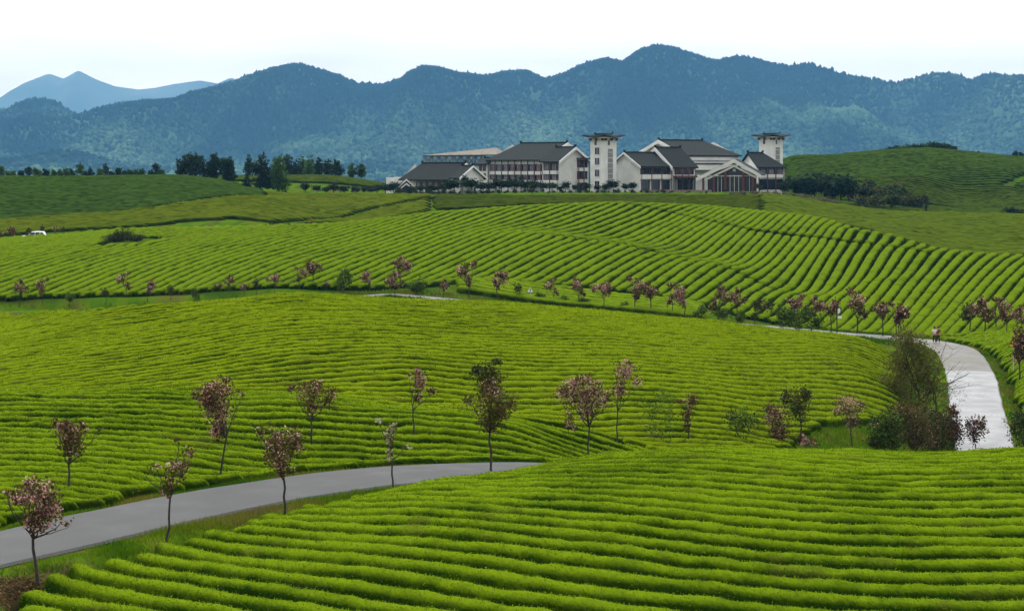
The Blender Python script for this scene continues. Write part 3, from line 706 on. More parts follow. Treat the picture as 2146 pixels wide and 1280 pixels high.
# woods on the mountains: one mass of many small crowns
ICO = np.array([(0, 0, 1.0)] + [(math.cos(a) * .92, math.sin(a) * .92, .32) for a in np.arange(5) * 2 * PI / 5] + [(math.cos(a) * .8, math.sin(a) * .8, -.55) for a in np.arange(5) * 2 * PI / 5 + PI / 5])
ICF = np.array([(0, 1 + i, 1 + (i + 1) % 5) for i in range(5)] + [(1 + i, 6 + i, 1 + (i + 1) % 5) for i in range(5)] + [(1 + (i + 1) % 5, 6 + i, 6 + (i + 1) % 5) for i in range(5)])
def wood(V, t, n, r0, r1, tall, seed, tmin=0.03, xs=(-60, 2210)):
    nt_, nx_ = V.shape[:2]; a = rng.uniform(tmin * nt_ / 1.5, nt_ * 1.03 / 1.5, n); b = rng.uniform(0, nx_ - 1.001, n)
    ai, bi = a.astype(int), b.astype(int); fa, fb = (a - ai)[:, None], (b - bi)[:, None]
    p = (V[ai, bi] * (1 - fb) + V[ai, bi + 1] * fb) * (1 - fa) + (V[ai + 1, bi] * (1 - fb) + V[ai + 1, bi + 1] * fb) * fa
    xc = xcol(p[:, 0], p[:, 1]); p = p[(xc > xs[0]) & (xc < xs[1])]; n = len(p)
    kind = np.clip(0.5 + 0.6 * fbm(p[:, 0], p[:, 1], s=420, oct=4, seed=seed) + rng.normal(0, 0.10, n), 0, 1)
    # dark pines keep to the crests; pale broadleaves below, lightened to paint haze at the base
    h = (p[:, 2] - p[:, 2].min()) / np.ptp(p[:, 2]); kind = np.clip(kind - 0.9 * (h - 0.40), 0, 1)
    r = rng.uniform(r0, r1, n) * (1.15 - 0.4 * (1 - kind)); hh = r * np.where(kind < 0.4, tall * 1.5, tall) * rng.uniform(0.8, 1.3, n)
    rot = rng.uniform(0, 2 * PI, n); c, s = np.cos(rot)[:, None], np.sin(rot)[:, None]
    sh = ICO[None] * (1 + rng.uniform(-0.25, 0.25, (n, 11, 1)))
    X = p[:, :1] + (sh[..., 0] * c - sh[..., 1] * s) * r[:, None]; Y = p[:, 1:2] + (sh[..., 0] * s + sh[..., 1] * c) * r[:, None]; Z = p[:, 2:] + hh[:, None] * (0.45 + sh[..., 2])
    v = np.stack([X, Y, Z], -1).reshape(-1, 3); f = (ICF[None] + np.arange(n)[:, None, None] * 11).reshape(-1, 3)
    cols = np.array(FC); tt = kind * (len(cols) - 1.001); i = tt.astype(int); w = (tt - i)[:, None]
    cc = (cols[i] * (1 - w) + cols[i + 1] * w) * rng.uniform(0.9, 1.1, (n, 1))
    return v, f, np.repeat(cc, 11, 0)
v, f, c = wood(V1, t1, 80000, 7, 12.5, 1.0, 4)
v3, f3, c3 = wood(V3, t3, 6500, 6, 12, 0.75, 6)
o = link_mesh('forest', np.vstack([v, v3]), np.vstack([f, f3 + len(v)]), FOREST, col=np.vstack([c, c3]))
tag(o, 'blue green forest covering the mountain slopes behind everything', 'forest', kind='stuff')

# ------------------------------------------------------------------ haze
hv = [(-9500, -30, -75), (9500, -30, -75), (9500, 16800, -75), (-9500, 16800, -75), (-9500, -30, 920), (9500, -30, 920), (9500, 16800, 920), (-9500, 16800, 920)]
haze = link_mesh('haze', hv, [(3, 2, 1, 0), (4, 5, 6, 7), (0, 1, 5, 4), (1, 2, 6, 5), (2, 3, 7, 6), (3, 0, 4, 7)])
tag(haze, 'blue haze between the fields and the mountains', 'haze', kind='stuff')
hm = bpy.data.materials.new('haze_mat'); hm.use_nodes = True; hn = hm.node_tree; hn.nodes.clear()
ho = hn.nodes.new('ShaderNodeOutputMaterial'); hp = hn.nodes.new('ShaderNodeVolumePrincipled'); hn.links.new(hp.outputs[0], ho.inputs['Volume'])
hp.inputs['Density'].default_value = 5.6e-5; hp.inputs['Color'].default_value = (0.14, 0.375, 0.66, 1); hp.inputs['Anisotropy'].default_value = 0.0
haze.data.materials.append(hm)
# ------------------------------------------------------------------ trees
CROWN = mat_leaf('crown_mat', 0.3, 0.7, 0.05)
def tube(pts, radii, sides=6):
    """tapered tube along pts (k,3)"""
    pts = np.asarray(pts, float); k = len(pts); T = np.gradient(pts, axis=0); T /= np.linalg.norm(T, axis=1)[:, None] + 1e-9
    ref = np.where(np.abs(T[:, 2:3]) > 0.9, np.array([[1.0, 0, 0]]), np.array([[0, 0, 1.0]]))
    A = np.cross(T, ref); A /= np.linalg.norm(A, axis=1)[:, None] + 1e-9; B = np.cross(T, A)
    an = np.arange(sides) * 2 * PI / sides
    V = pts[:, None] + (A[:, None] * np.cos(an)[None, :, None] + B[:, None] * np.sin(an)[None, :, None]) * np.asarray(radii)[:, None, None]
    i = (np.arange(k - 1)[:, None] * sides + np.arange(sides)[None]); j = (np.arange(k - 1)[:, None] * sides + (np.arange(sides)[None] + 1) % sides)
    f = np.stack([i.ravel(), j.ravel(), (j + sides).ravel(), (i + sides).ravel()], -1)
    return V.reshape(-1, 3), f
class Bag:
    def __init__(s): s.v, s.f, s.n = [], [], 0
    def add(s, v, f): s.v.append(np.asarray(v)); s.f.append(np.asarray(f) + s.n); s.n += len(v)
    def link(s, name, mat, parent, **k): return link_mesh(name, np.vstack(s.v), s.f, mat, parent, **k)
def limb(a, b, r0, r1, rg, k=6, sag=0.0, wob=0.04):
    t = np.linspace(0, 1, k)[:, None]; a, b = np.asarray(a, float), np.asarray(b, float); L = np.linalg.norm(b - a)
    p = a + (b - a) * t; p[:, 2] += sag * L * np.sin(t[:, 0] * PI)
    p[1:-1] += rg.normal(0, wob * L, (k - 2, 3)) * np.array((1, 1, 0.4))
    return p, r0 + (r1 - r0) * t[:, 0]
def leaf_cards(rg, blobs, n, size, pal, clump=14, spread=0.22, flat=1.0):
    """blobs: (x, y, z, rx, ry, rz, weight); returns cards clustered into sprays"""
    w = np.array([b[6] * b[3] * b[5] for b in blobs]); w = w / w.sum(); B = np.array([b[:6] for b in blobs])
    nc = max(3, n // clump); bi = rg.choice(len(blobs), nc, p=w)
    d = rg.normal(0, 1, (nc, 3)); d /= np.linalg.norm(d, axis=1)[:, None]; d *= rg.uniform(0, 1, (nc, 1)) ** (1 / 2.1)
    cc = B[bi, :3] + d * B[bi, 3:6]
    ci = rg.integers(0, nc, n); sp = np.minimum(B[bi[ci], 3:6], 0.9) * spread
    p = cc[ci] + rg.normal(0, 1, (n, 3)) * sp
    up = rg.normal(0, 1, (n, 3)) + np.array((0, 0, 0.5)); up /= np.linalg.norm(up, axis=1)[:, None]
    sd_ = np.cross(up, rg.normal(0, 1, (n, 3))); sd_ /= np.linalg.norm(sd_, axis=1)[:, None] + 1e-9
    L = size * rg.uniform(0.55, 1.45, (n, 1))
    v = np.stack([p - up * 0.5 * L, p + sd_ * 0.38 * L, p + up * 0.55 * L, p - sd_ * 0.38 * L], 1).reshape(-1, 3)
    f = np.arange(n)[:, None] * 4 + np.arange(4)[None]
    pal = np.array(pal); ck = rg.integers(0, len(pal), nc); k = np.where(rg.uniform(0, 1, n) < 0.6, ck[ci], rg.integers(0, len(pal), n))
    col = pal[k] * rg.uniform(0.7, 1.35, (n, 1))
    return v, f, np.repeat(col, 4, 0), cc
BRONZE = [(0.072, 0.042, 0.015), (0.060, 0.052, 0.011), (0.085, 0.050, 0.024), (0.050, 0.056, 0.011), (0.032, 0.024, 0.010)]
OLIVE = [(0.058, 0.062, 0.010), (0.042, 0.050, 0.009), (0.075, 0.060, 0.014), (0.030, 0.035, 0.009)]
DARKG = [(0.014, 0.026, 0.008), (0.020, 0.034, 0.008), (0.030, 0.034, 0.010)]
FRESH = [(0.050, 0.095, 0.008), (0.035, 0.075, 0.010), (0.070, 0.115, 0.010)]
PINK = [(0.42, 0.23, 0.21), (0.54, 0.35, 0.31), (0.34, 0.16, 0.15), (0.24, 0.09, 0.09), (0.46, 0.32, 0.28)]
CREAM = [(0.34, 0.33, 0.20), (0.26, 0.26, 0.13), (0.38, 0.34, 0.26)]
WINE = [(0.065, 0.016, 0.017), (0.090, 0.026, 0.026), (0.040, 0.014, 0.013)]

def broad_tree(name, rg, h, blobs, pal, nleaf, lsize, fork=0.42, trunk_r=0.05, flower=None, nflower=0, fsize=0.07, stems=1, lean=0.0, twigs=2, clump=9, spread=0.26):
    """h: total height; blobs (x, y, z, rx, ry, rz, weight) in metres above the base"""
    root = empty(name, (0, 0, 0)); bag = Bag()
    zb = min(b[2] - b[5] for b in blobs)
    fz = max(0.12 * h, min(fork * h, zb + 0.05 * h))
    tops = []
    for s_ in range(stems):
        a0 = np.array((rg.normal(0, 0.06 * (stems > 1)), rg.normal(0, 0.06 * (stems > 1)), -0.15))
        ft_ = np.array((rg.normal(0, 0.03 * h) + lean * fz + (rg.normal(0, 0.12 * h) if stems > 1 else 0), rg.normal(0, 0.02 * h), fz * rg.uniform(0.9, 1.1)))
        p, r = limb(a0, ft_, trunk_r, trunk_r * 0.72, rg, 6, 0, 0.012); bag.add(*tube(p, r)); tops.append(ft_)
    _, _, _, cc = leaf_cards(rg, blobs, clump * 10, 0.1, pal, clump, spread)
    for i, b in enumerate(blobs):
        st = tops[i % len(tops)]
        e = np.array(b[:3]) + np.array((0, 0, b[5] * 0.5))
        p, r = limb(st, e, trunk_r * 0.55, trunk_r * 0.12, rg, 7, -0.06, 0.03); bag.add(*tube(p, r, 5))
        for q in range(twigs + int(3 * b[3])):
            d = rg.normal(0, 1, 3); d /= np.linalg.norm(d); t = np.array(b[:3]) + d * np.array(b[3:6]) * 0.95
            s0 = p[rg.integers(2, 6)]
            p2, r2 = limb(s0, t, trunk_r * 0.26, trunk_r * 0.07, rg, 5, -0.05, 0.04); bag.add(*tube(p2, r2, 4))
    bag.link('trunk', BARK, root, smooth=True)
    if flower is not None: nleaf, nflower = int(nleaf * 0.72), int(nflower * 1.05)
    v, f, c, _ = leaf_cards(rg, blobs, nleaf, lsize, pal, clump, spread)
    link_mesh('crown', v, f, CROWN, root, col=c)
    if flower is not None and nflower:
        v, f, c, _ = leaf_cards(rg, blobs, nflower, fsize, flower, 6, spread * 0.55)
        link_mesh('blossom', v, f, CROWN, root, col=c)
    return root

def ground_at(x, y, Y0=40, Y1=700):
    return hit(x, y, Y0, Y1)
def photo_tree(name, label, cat, base, top, blobs, pal, nleaf=1500, lsize=0.085, flower=None, nflower=0, Y=None, group=None, seed=1, trunk=0.05, **k):
    """blobs in photo pixels (cx, cy, rx, ry[, weight]); depth is given as much as width"""
    rg = np.random.default_rng(seed)
    if Y is None: X, Y, z = ground_at(*base)
    else: X = px(base[0], Y); z = float(H(X, Y))
    s = Y / F; zpix = HY - F * z / Y
    bl = [((b[0] - base[0]) * s, rg.normal(0, 0.25) * b[2] * s, (zpix - b[1]) * s, b[2] * s, b[2] * s * 0.9, b[3] * s, (b[4] if len(b) > 4 else 1.0)) for b in blobs]
    h = (zpix - top) * s
    t = broad_tree(name, rg, h, bl, pal, nleaf, lsize, trunk_r=trunk, flower=flower, nflower=nflower, **k)
    t.location = (X, Y, z - 0.02); tag(t, label, cat, group); return t

CH = 'cherry tree'
N = 'cherry_tree'
photo_tree(N, 'pink flowering cherry at the lower left corner with a forked trunk', CH, (80, 1226), 995, [(75, 1035, 46, 34), (38, 1042, 24, 16), (102, 1062, 28, 30), (80, 1090, 30, 26), (140, 1092, 15, 7, .6), (60, 1010, 20, 12), (12, 1032, 12, 6, .5)], BRONZE, 2300, 0.085, PINK, 1500, seed=11, trunk=0.06)
photo_tree(N, 'thin sparse cherry with a tall bent shoot, second along the near verge', CH, (350, 1137), 915, [(366, 985, 24, 22), (394, 947, 15, 16), (373, 922, 6, 8, .7), (325, 977, 17, 8, .7), (300, 992, 7, 5, .7), (352, 1020, 18, 18, .8), (385, 975, 14, 20)], OLIVE + BRONZE, 900, 0.08, PINK, 260, seed=12, trunk=0.045)
photo_tree(N, 'dense dark bronze cherry dotted pink, third along the near verge', CH, (598, 1085), 890, [(588, 925, 40, 30), (596, 968, 26, 26), (548, 903, 14, 12), (535, 893, 8, 7, .6), (618, 925, 18, 28), (575, 945, 26, 28)], BRONZE, 2600, 0.085, PINK, 520, seed=13, trunk=0.055)
photo_tree(N, 'slender cherry with sparse cream blossom beside the bright end of the road', CH, (820, 1029), 868, [(815, 908, 15, 20), (793, 880, 10, 8, .7), (818, 945, 9, 26, .7), (825, 895, 10, 12), (852, 935, 14, 6, .5)], OLIVE, 420, 0.075, CREAM, 380, seed=14, trunk=0.045)
photo_tree(N, 'broad dark olive cherry with a waisted crown, tallest at the road bend', CH, (1030, 994), 790, [(1028, 838, 42, 36), (1028, 880, 27, 28), (982, 836, 14, 11, .8), (1072, 842, 14, 15, .9), (1030, 802, 18, 14), (1050, 862, 22, 24)], BRONZE + OLIVE, 3200, 0.09, PINK, 170, seed=15, trunk=0.06)
photo_tree(N, 'dark olive cherry top standing directly behind the waisted cherry', CH, (1024, 955), 748, [(1024, 785, 30, 20), (1040, 758, 11, 10), (1000, 770, 12, 10), (1024, 815, 20, 18)], DARKG + OLIVE, 1900, 0.1, None, 0, Y=86.5, seed=16, trunk=0.05)
photo_tree(N, 'small round pink cherry among the hedges, leftmost beyond the road', CH, (145, 1015), 872, [(145, 908, 30, 24), (112, 882, 8, 7, .7), (150, 935, 22, 22), (178, 892, 11, 9, .8), (212, 897, 7, 5, .5), (132, 890, 16, 12)], BRONZE, 1900, 0.09, PINK, 520, Y=72.5, seed=17, trunk=0.055)
photo_tree(N, 'tall pink cherry with a long egg shaped crown beyond the road', CH, (455, 1000), 785, [(460, 818, 36, 26), (456, 860, 31, 32), (410, 822, 9, 11, .7), (503, 820, 12, 8, .7), (456, 902, 17, 24), (470, 795, 11, 10), (440, 835, 26, 26)], BRONZE + WINE, 2600, 0.09, PINK, 1050, Y=77, seed=18, trunk=0.05)
photo_tree(N, 'bronze cherry with a separate side tuft, right of the egg shaped cherry', CH, (655, 952), 790, [(648, 818, 32, 24), (690, 835, 17, 20, .9), (610, 813, 10, 9, .7), (655, 850, 20, 18, .8), (665, 805, 14, 12)], BRONZE, 1900, 0.09, PINK, 330, Y=82.5, seed=19, trunk=0.05)
photo_tree(N, 'narrow wispy pale pink cherry between the road bend and the middle hill', CH, (870, 926), 762, [(880, 800, 15, 22), (874, 775, 11, 10, .7), (906, 820, 11, 11, .7), (858, 785, 8, 6, .5), (876, 832, 9, 14, .8)], BRONZE, 620, 0.09, PINK, 420, Y=86, seed=20, trunk=0.045)
photo_tree(N, 'wide cherry thick with pink blossom just right of the road end', CH, (1230, 952), 778, [(1224, 828, 38, 30), (1182, 825, 20, 20), (1264, 835, 17, 20), (1230, 862, 22, 22), (1226, 793, 18, 11), (1200, 805, 18, 16), (1248, 812, 18, 18)], BRONZE, 2400, 0.095, PINK, 1700, Y=88.5, seed=21, trunk=0.055)
photo_tree(N, 'low straggling pink cherry half hidden behind the wide pink one', CH, (1195, 912), 845, [(1194, 882, 12, 14), (1206, 898, 9, 6, .8), (1190, 862, 9, 10, .8)], BRONZE, 330, 0.09, PINK, 140, Y=95, seed=22, trunk=0.03)
photo_tree(N, 'lanky pink cherry with open branches on the lower middle hill', CH, (1291, 910), 750, [(1310, 776, 24, 17), (1294, 822, 17, 18, .8), (1334, 800, 12, 11, .8), (1300, 800, 14, 16, .7), (1312, 757, 9, 7, .7)], BRONZE, 900, 0.1, PINK, 800, Y=98, seed=23, trunk=0.045)
photo_tree('green_shrub', 'thin green shrub of upright bare stems on the middle hill', 'shrub', (1384, 938), 812, [(1360, 865, 18, 34, .8), (1402, 860, 20, 36, .8), (1384, 900, 30, 28, .7), (1385, 835, 20, 20, .5)], FRESH, 650, 0.1, None, 0, seed=24, trunk=0.025, stems=5, fork=0.2)
photo_tree(N, 'narrow cherry with a dark flame shaped crown at the crest', CH, (1440, 938), 818, [(1449, 842, 14, 18), (1441, 870, 11, 18), (1424, 838, 14, 5, .5), (1440, 890, 7, 14, .6)], BRONZE, 950, 0.1, PINK, 170, seed=25, trunk=0.05)
photo_tree('green_shrub', 'vase shaped green shrub with several dark stems at the crest', 'shrub', (1553, 937), 850, [(1530, 875, 12, 20, .8), (1578, 872, 12, 20, .8), (1553, 880, 24, 26)], FRESH + DARKG, 800, 0.11, None, 0, seed=26, trunk=0.05, stems=6, fork=0.25)
photo_tree(N, 'bushy dark cherry flecked pink left of the dark green tree', CH, (1632, 938), 838, [(1625, 872, 24, 28), (1636, 905, 20, 24), (1612, 860, 12, 14)], BRONZE + WINE, 1700, 0.11, PINK, 420, seed=27, trunk=0.05, stems=2)
photo_tree('dark_tree', 'dark green fan shaped tree behind the bushy cherry', 'tree', (1678, 928), 806, [(1670, 838, 28, 26), (1674, 868, 19, 24), (1648, 835, 12, 16), (1690, 825, 12, 14)], DARKG + OLIVE, 2200, 0.12, CREAM, 20, seed=28, trunk=0.06)
photo_tree(N, 'knee high pink bush at the foot of the dark green tree', 'cherry bush', (1694, 938), 905, [(1694, 924, 20, 9), (1680, 915, 10, 8), (1708, 928, 9, 7)], BRONZE, 350, 0.1, PINK, 260, seed=29, trunk=0.03, stems=3, fork=0.15)
photo_tree(N, 'pale pink cherry standing alone on the grass bank', CH, (1786, 938), 822, [(1778, 850, 28, 22), (1786, 882, 18, 20), (1755, 862, 10, 9, .7), (1805, 850, 10, 12, .7)], BRONZE, 1000, 0.12, PINK, 800, seed=30, trunk=0.05)
SH = 'shrub'
photo_tree('green_shrub', 'dense green bush at the left end of the roadside thicket', SH, (1850, 944), 862, [(1845, 905, 26, 36), (1868, 890, 24, 30), (1835, 925, 16, 18), (1870, 925, 24, 18)], DARKG + FRESH, 4200, 0.14, PINK, 160, seed=31, trunk=0.05, stems=4, fork=0.15)
photo_tree(N, 'bushy olive cherry sprinkled pink in the middle of the roadside thicket', CH, (1915, 945), 850, [(1905, 885, 42, 38), (1930, 912, 40, 32), (1885, 862, 28, 18), (1895, 922, 32, 24)], OLIVE + BRONZE, 5600, 0.14, PINK, 700, seed=32, trunk=0.06, stems=4, fork=0.2)
photo_tree(N, 'dark wine red cherry at the right of the roadside thicket', CH, (1994, 945), 848, [(1990, 888, 28, 34), (1974, 912, 28, 30), (2006, 905, 16, 26), (1998, 860, 12, 13)], BRONZE + WINE, 4200, 0.14, PINK, 330, seed=33, trunk=0.06, stems=2, fork=0.2)
photo_tree(N, 'dark green and brown bush filling the thicket beneath the tall olive tree', 'cherry bush', (1950, 945), 860, [(1955, 908, 38, 38), (1935, 880, 30, 26), (1972, 878, 26, 26)], DARKG + OLIVE, 4400, 0.14, PINK, 220, seed=34, trunk=0.05, stems=3, fork=0.15)
photo_tree(N, 'small deep red cherry outlined against the wet road', CH, (2046, 944), 868, [(2046, 895, 20, 20), (2040, 915, 16, 16, .8), (2060, 885, 8, 12, .8), (2030, 890, 8, 14, .8)], WINE + BRONZE, 1600, 0.13, PINK, 240, seed=35, trunk=0.05)
photo_tree('dark_tree', 'dark green tree at the right edge beside the wet road', 'tree', (2136, 944), 850, [(2128, 880, 20, 20), (2145, 890, 22, 34), (2124, 910, 12, 20, .7), (2150, 925, 14, 14)], DARKG, 1900, 0.13, CREAM, 30, seed=36, trunk=0.06, stems=2, fork=0.3)
big = photo_tree('olive_tree', 'large olive brown tree with many stems beside the wet road', 'tree', (1925, 862), 682, [(1905, 790, 52, 42), (1938, 765, 34, 38), (1898, 712, 36, 26, 1.8), (1872, 812, 36, 28), (1888, 755, 32, 30), (1925, 735, 26, 26, 1.4), (1900, 840, 50, 24), (1950, 800, 24, 26, .7)], [(0.098, 0.092, 0.018), (0.080, 0.104, 0.014), (0.110, 0.076, 0.030), (0.056, 0.066, 0.011)], 12500, 0.135, [(0.2, 0.13, 0.11), (0.16, 0.10, 0.07)], 420, Y=150, seed=37, trunk=0.12, stems=4, fork=0.25)
rg = np.random.default_rng(5); bag = Bag(); s_ = 150 / F
for i in range(16):
    e = np.array(((rg.uniform(1960, 2045) - 1925) * s_, rg.normal(0, .6), (862 - rg.uniform(708, 800)) * s_))
    st = np.array((rg.uniform(5, 25) * s_, rg.normal(0, .1), (862 - rg.uniform(775, 830)) * s_))
    p, r = limb(st, e, 0.035, 0.008, rg, 8, -0.04, 0.02); bag.add(*tube(p, r, 4))
    for q in range(4):
        a = p[rg.integers(3, 8)]; b = a + (e - st) * rg.uniform(.15, .35) + rg.normal(0, .35, 3); p2, r2 = limb(a, b, 0.014, 0.005, rg, 4, 0, 0.03); bag.add(*tube(p2, r2, 3))
bag.link('bare_branch', BARK, big, smooth=True)
photo_tree('pale_sapling', 'thin pale sapling with small leaves before the wet road', 'sapling', (1990, 862), 790, [(2000, 815, 22, 16, .6), (2012, 832, 16, 10, .6), (1992, 840, 14, 16, .6)], [(0.12, 0.14, 0.08), (0.08, 0.1, 0.05)], 220, 0.1, None, 0, Y=152, seed=38, trunk=0.025, stems=3, fork=0.3)

# ---- the long line of cherries along the far road: a few grown once, then copied
def proto(name, seed, kind):
    rg = np.random.default_rng(seed); h = 3.5
    if kind == 'pink': pal, fl, nf = BRONZE, PINK, 700
    elif kind == 'bronze': pal, fl, nf = BRONZE, PINK, 300
    elif kind == 'olive': pal, fl, nf = OLIVE + DARKG, PINK, 25
    elif kind == 'wine': pal, fl, nf = WINE + BRONZE, PINK, 230
    else: pal, fl, nf = FRESH + DARKG, None, 0
    if kind == 'green':
        bl = [(rg.normal(0, .45), rg.normal(0, .3), rg.uniform(.9, 2.2), rg.uniform(.5, .8), .5, rg.uniform(.6, .9), 1) for _ in range(5)]
        t = broad_tree('green_shrub', rg, 3.0, bl, pal, 950, 0.17, fork=0.15, trunk_r=0.03, stems=5)
    else:
        bl = [(rg.normal(0, .28), rg.normal(0, .25), 2.3 + rg.normal(0, .25), rg.uniform(.5, .75), .55, rg.uniform(.6, .85), 1)]
        bl += [(rg.normal(0, .5), rg.normal(0, .3), 2.4 + rg.normal(0, .5), rg.uniform(.25, .45), .3, rg.uniform(.25, .5), .8) for _ in range(4)]
        t = broad_tree(N, rg, h, bl, pal, 800, 0.17, trunk_r=0.06, flower=fl, nflower=nf, fsize=0.12)
    return t
PROTO = {}; USED = set()
for i, k in enumerate(('pink', 'bronze', 'olive', 'wine', 'green')):
    PROTO[k] = [proto(N, 100 + 7 * i + j, k) for j in range(3 if k != 'wine' else 2)]
LBL = {'pink': 'small pinkish cherry tree in the line along the far road', 'bronze': 'small bronze leaved cherry tree in the line along the far road',
       'olive': 'small olive green cherry tree in the line along the far road', 'wine': 'small wine red cherry tree in the line along the far road', 'green': 'bright green roadside shrub in the line along the far road'}
def mid_tree(x, top, base, kind, hk=1.0, Y=None, label=None, wide=1.18):
    i = len(USED); ps = PROTO[kind]; p = ps[i % len(ps)]
    if Y is None:
        X, Y, z = ground_at(x, base, 195, 300)
    else: X = px(x, Y); z = float(H(X, Y))
    o = copy_tree(p) if p.name in USED else p
    USED.add(p.name if p.name not in USED else o.name)
    h = (HY - F * z / Y - top) * Y / F; h0 = 3.05 if kind == 'green' else 3.35
    s = h / h0; o.location = (X, Y, z - 0.02); o.scale = (s * wide * (0.85 if kind != 'green' else 1.0), s * wide, s); o.rotation_euler = (0, 0, 2.4 * i)
    tag(o, label or LBL[kind], 'shrub' if kind == 'green' else CH, ('far roadside ' + kind + (' shrubs' if kind == 'green' else ' cherries')) if label is None else None)
    return o
for a in [(40, 585, 641, 'bronze'), (90, 588, 636, 'bronze'), (145, 606, 640, 'green'), (222, 600, 636, 'olive'), (264, 576, 624, 'bronze'), (310, 588, 634, 'pink'), (358, 594, 630, 'olive'), (412, 602, 630, 'green'), (460, 590, 620, 'bronze'), (482, 576, 616, 'bronze'),
          (512, 595, 620, 'pink'), (537, 583, 616, 'olive'), (575, 572, 614, 'pink'), (627, 564, 608, 'bronze'), (657, 542, 606, 'bronze'), (684, 588, 608, 'pink'), (716, 560, 612, 'green'), (772, 567, 614, 'pink'), (826, 570, 632, 'bronze'), (840, 540, 604, 'pink'),
          (875, 574, 629, 'green'), (928, 584, 629, 'bronze'), (983, 557, 627, 'bronze'), (1042, 567, 629, 'pink'), (1088, 590, 631, 'olive'), (1160, 590, 636, 'bronze'), (1130, 606, 634, 'green'), (1186, 615, 640, 'green'), (1212, 588, 642, 'bronze'), (1222, 616, 644, 'green'),
          (1265, 588, 652, 'pink'), (1330, 587, 656, 'bronze'), (1365, 592, 659, 'bronze'), (1308, 628, 652, 'green'), (1410, 600, 664, 'bronze'), (1433, 604, 668, 'pink'), (1466, 634, 674, 'green'), (1505, 607, 674, 'bronze'), (1514, 636, 678, 'green'), (1543, 604, 670, 'bronze'), (1582, 618, 680, 'olive'), (1550, 648, 684, 'green'),
          (1616, 622, 674, 'olive'), (1662, 620, 686, 'pink'), (1640, 628, 690, 'green'), (1700, 634, 700, 'green'), (1672, 645, 694, 'green'), (1742, 622, 702, 'bronze'), (1708, 622, 690, 'bronze'), (1796, 616, 700, 'bronze'), (1851, 628, 706, 'bronze'), (1884, 634, 710, 'wine'), (1878, 640, 706, 'bronze'),
          (2030, 632, 706, 'olive'), (2065, 624, 708, 'bronze'), (2088, 630, 702, 'bronze'), (2110, 640, 708, 'bronze'), (2140, 642, 704, 'bronze')]:
    mid_tree(*a)
mid_tree(2138, 672, 790, 'wine', Y=172, label='pinkish cherry at the right edge beside the yellow warning sign', wide=0.8)
# small trees by the white car and on the far left fields
for x, top, Y, k in ((2, 482, 342, 'bronze'), (26, 471, 342, 'wine'), (56, 474, 345, 'olive'), (88, 472, 356, 'olive'), (134, 472, 346, 'olive'), (116, 476, 350, 'bronze')):
    mid_tree(x, top, 0, k, Y=Y, label={2: 'bronze treelet cut by the left edge beside the fields', 26: 'dark red treelet left of the white car', 56: 'olive treelet standing just left of the white car', 88: 'olive treelet rising behind the white car', 134: 'slim dark treelet right of the white car', 116: 'bronze treelet a little right of the white car'}[x])
for x, top, Y, lb in ((650, 461, 361, 'lone bronze bush on the crest of the broad slope'), (607, 466, 350, 'low brown bush on the slope near the lone bronze bush'), (570, 464, 358, 'faint brown bush left of the lone bronze bush')):
    mid_tree(x, top, 0, 'bronze' if x == 650 else 'olive', Y=Y, label=lb)
# round dark thicket growing inside the broad slope
rg = np.random.default_rng(77); X, Y, z = px(260, 311), 311, float(H(px(260, 311), 311))
bl = [(rg.uniform(-3.4, 3.4), rg.uniform(-1.5, 1.5), 0, 0, 0, 0, 1) for _ in range(12)]
bl = [(b[0], b[1], .55 + rg.uniform(0, .2), rg.uniform(.8, 1.2), .9, (1.55 - abs(b[0] + .3) * .33) * rg.uniform(.8, 1.1) * .62, 1) for b in bl] + [(.6, 0, 1.2, 1.1, .9, 1.0, 1), (-.4, 0, 1.1, 1.2, .9, .9, 1)]
t = broad_tree('thicket', rg, 2.6, bl, DARKG + BRONZE[3:], 4200, 0.2, trunk_r=0.05, stems=6, fork=0.1); t.location = (X, Y, z); tag(t, 'dark round thicket in a hollow of the broad slope at the left', 'thicket')

# ---- woods and garden trees around the hotel
FARG = [(0.010, 0.024, 0.012), (0.016, 0.034, 0.014), (0.022, 0.040, 0.014), (0.008, 0.017, 0.009)]
FARL = [(0.040, 0.085, 0.012), (0.055, 0.105, 0.014), (0.030, 0.065, 0.012)]
def far_tree(name, label, cat, x, Y, base, top, blobs, pal, n, size, seed, group=None, **k):
    """blobs relative: (dx, height share, rx, rz) in photo pixels and shares of the height"""
    rg = np.random.default_rng(seed); s = Y / F; X = px(x, Y); z = float(H(X, Y)) if base is None else pz(base, Y)
    h = (HY - F * z / Y - top) * s
    bl = [(b[0] * s, rg.normal(0, 0.2) * b[2] * s, b[1] * h, b[2] * s, b[2] * s, b[3] * h, 1) for b in blobs]
    t = broad_tree(name, rg, h, bl, pal, n, size, trunk_r=0.16, twigs=1, **k); t.location = (X, Y, z); tag(t, label, cat, group); return t
far_tree('pine_tree', 'broad dark pine, leftmost and widest of the clump on the left hill', 'tree', 402, 520, None, 320, [(0, .78, 24, .2), (-14, .5, 22, .3), (16, .5, 20, .3), (0, .35, 32, .28), (-24, .28, 12, .22), (6, .66, 20, .2)], FARG, 4200, 0.5, 201)
far_tree('pine_tree', 'dark pine with a pointed top in the middle of the left hill clump', 'tree', 448, 524, None, 321, [(0, .82, 10, .18), (0, .55, 17, .28), (-4, .3, 20, .26), (6, .68, 12, .2)], FARG, 2400, 0.5, 202)
far_tree('pine_tree', 'dark rounded pine at the right end of the left hill clump', 'tree', 477, 522, None, 328, [(0, .78, 12, .2), (0, .5, 16, .3), (2, .26, 17, .24)], FARG, 2200, 0.5, 203)
far_tree('pine_tree', 'dark pine beside the bright green tree', 'tree', 549, 515, None, 321, [(2, .82, 12, .17), (-6, .6, 20, .22), (4, .4, 24, .28), (-14, .62, 9, .14), (16, .3, 16, .22), (-2, .2, 26, .18)], FARG, 3400, 0.5, 204)
